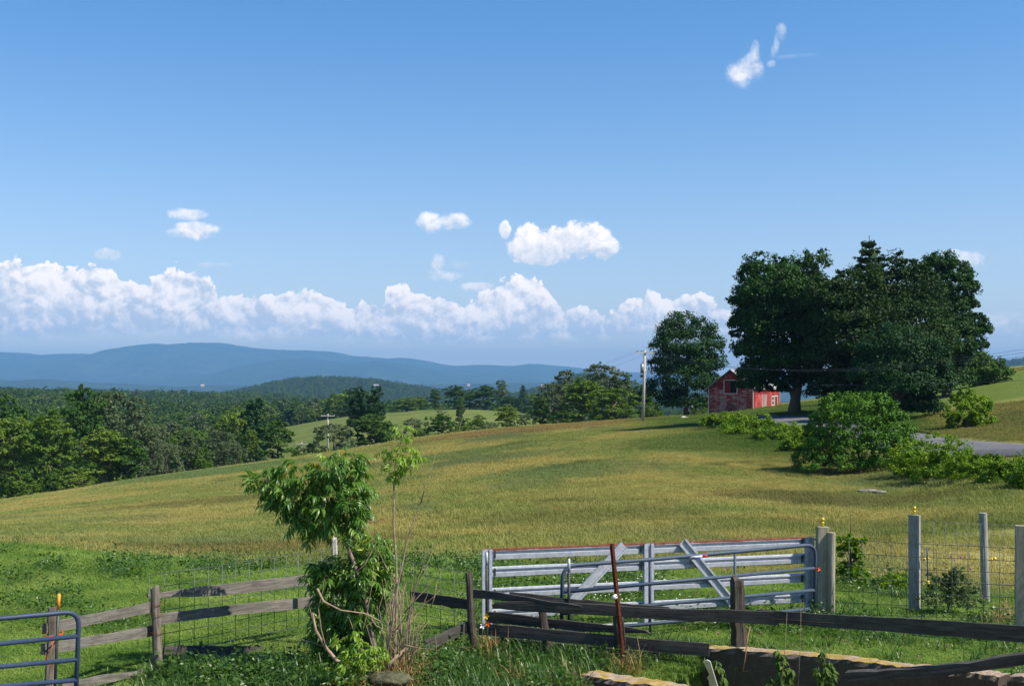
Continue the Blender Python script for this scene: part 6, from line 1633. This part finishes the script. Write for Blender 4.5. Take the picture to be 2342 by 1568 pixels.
    for x0_, z0_, x1_, z1_ in ((-Wd-0.37, He-0.34, -Wd/2, Hp+0.03), (-Wd/2, Hp+0.03, 0.37, He-0.34)):
        m_ = MB(); m_.v += [(x0_, -0.38, z0_-0.16), (x1_, -0.38, z1_-0.16), (x1_, -0.38, z1_+0.05), (x0_, -0.38, z0_+0.05), (x0_, -0.33, z0_-0.16), (x1_, -0.33, z1_-0.16), (x1_, -0.33, z1_+0.05), (x0_, -0.33, z0_+0.05)]
        m_.f += [(0, 1, 2, 3), (4, 7, 6, 5), (0, 4, 5, 1), (3, 2, 6, 7), (0, 3, 7, 4), (1, 5, 6, 2)]; m_.build('rake_board', M['post_dark'], t)
    # foundation stones
    for k in range(15):
        b = bmesh.new(); bmesh.ops.create_icosphere(b, subdivisions=2, radius=0.25)
        for v in b.verts: v.co = Vector((v.co.x*rng.uniform(0.9, 1.1), v.co.y*0.5, v.co.z*rng.uniform(0.7, 1.0)))
        m2 = bpy.data.meshes.new('foundation_stone'); b.to_mesh(m2); b.free(); m2.materials.append(M['stone'])
        add_obj('foundation_stone', m2, t, loc=(-Wd+0.2+k*0.43, 0.02, -0.50-0.015*(15-k)))
    bx('footing', (-Wd+0.02, 0.03, -1.3), (-0.02, 0.2, -0.28), M['stone'])
barn()
wh = empty('wagon_wheel', (31.0, 167.1, -4.0), math.radians(-26.2), 'old dark wagon wheel leaning on the barn gable', 'wheel')
MB().tube([(math.cos(a)*0.78, -0.05, 0.75+math.sin(a)*0.78) for a in np.linspace(0, 6.28, 25)], 0.05, 6).build('rim', M['dkmetal'], wh)
for k in range(10):
    a = k*0.628; MB().tube([(0, -0.05, 0.75), (math.cos(a)*0.76, -0.05, 0.75+math.sin(a)*0.76)], 0.025, 4).build('spoke', M['dkmetal'], wh)
MB().tube([(0, -0.16, 0.75), (0, 0.04, 0.75)], 0.11, 8).build('hub', M['dkmetal'], wh)
mbx = empty('mailbox', gp(ux(1581, 158), 158), 0, 'dark roadside mailbox on a post left of the barn', 'mailbox')
MB().box((-0.06, -0.06, -0.2), (0.06, 0.06, 1.15)).build('post', M['post_dark'], mbx); MB().tube([(0, -0.35, 1.35), (0, 0.35, 1.35)], 0.24, 10).build('box', M['dkmetal'], mbx, True)
o = post('marker_stake', (1633, 952, 122), 972, M['wpaint'], 0.10, None, 'square', 7); tag(o, 'short white marker stake on the verge in front of the barn', 'stake')
for (u, y, r, lab) in ((1563, 152, 0.42, 'pale boulder by the verge left of the barn, the larger one'), (1571, 151, 0.3, 'pale boulder by the verge left of the barn, the smaller one')):
    b = bmesh.new(); bmesh.ops.create_icosphere(b, subdivisions=2, radius=r)
    for v in b.verts: v.co.z *= 0.7
    me = bpy.data.meshes.new('boulder'); b.to_mesh(me); b.free(); me.materials.append(mat_plain('pale_stone', (0.42, 0.40, 0.30), 0.9, 0.1))
    o = add_obj('boulder', me, loc=gp(ux(u, y), y, 0.15)); tag(o, lab, 'rock')
for (u0, v0, u1, v1, y, lab) in ((1931+0, 0, 0, 0, 0, ''),):
    pass
o = post('leaning_fence_post', (1178, 960, 192), 968, M['wood_pale'], 0.11, None, 'split', 9, ubot=1181); tag(o, 'small leaning pale fence post at the crest left of the grove', 'post')
o = wtube('dead_branch', [gp(ux(1049, 190), 190, -0.3), at(1051, 975, 190), at(1057, 958, 190), at(1064, 940, 190)], [0.09, 0.07, 0.05, 0.02], M['twig']); tag(o, 'bare bleached branch standing at the crest behind the sapling', 'branch')
o = wtube('dead_branch', [at(1392, 942, 198), at(1402, 930, 198), at(1412, 918, 198)], [0.08, 0.07, 0.03], M['twig']); tag(o, 'pale dead branch lying against the grove left of the tall pole', 'branch')

# far white farm buildings
def FH(label, u, v, y, w, h, d):
    p = at(u, v, y); t = empty('farmhouse', p, 0.3, label, 'house', 'far white farm buildings')
    MB().box((-w/2, -d/2, -1), (w/2, d/2, h)).build('wall', M['wpaint'], t)
    m_ = MB(); m_.v += [(-w/2-0.5, -d/2-0.5, h), (w/2+0.5, -d/2-0.5, h), (w/2+0.5, d/2+0.5, h), (-w/2-0.5, d/2+0.5, h), (-w/2-0.5, 0, h+d*0.4), (w/2+0.5, 0, h+d*0.4)]
    m_.f += [(0, 1, 5, 4), (2, 3, 4, 5), (1, 2, 5), (3, 0, 4), (0, 3, 2, 1)]; m_.build('roof', M['roofmetal'], t)
FH('tiny white farmhouse in the gap left of the wooded hill', 463, 883, 2300, 6, 1.6, 5)
FH('tiny white farmhouse right of the wooded hill', 1071, 882, 2100, 4.5, 1.6, 4)
FH('long low white farm building left of the grove', 1245, 883, 1900, 12, 1.0, 4)
FH('pale farm roofs on the shoulder of the wooded hill', 860, 881, 2900, 12, 0.8, 5)

# ------------------------------------------------------------------ haze
mh = bpy.data.materials.new('haze'); mh.use_nodes = True; nh = NT(mh.node_tree)
vol = nh.node('ShaderNodeVolumePrincipled', {'Color': (*HAZE_COLOR, 1), 'Density': HAZE_DENSITY, 'Anisotropy': 0.0})
nh.node('ShaderNodeOutputMaterial', {'Volume': vol}, out=None)
hz = MB().box((-26000, -2500, -150), (26000, 24500, 720)).build('haze', mh)
tag(hz, 'pale blue summer haze over the valley', 'haze', None, 'stuff')
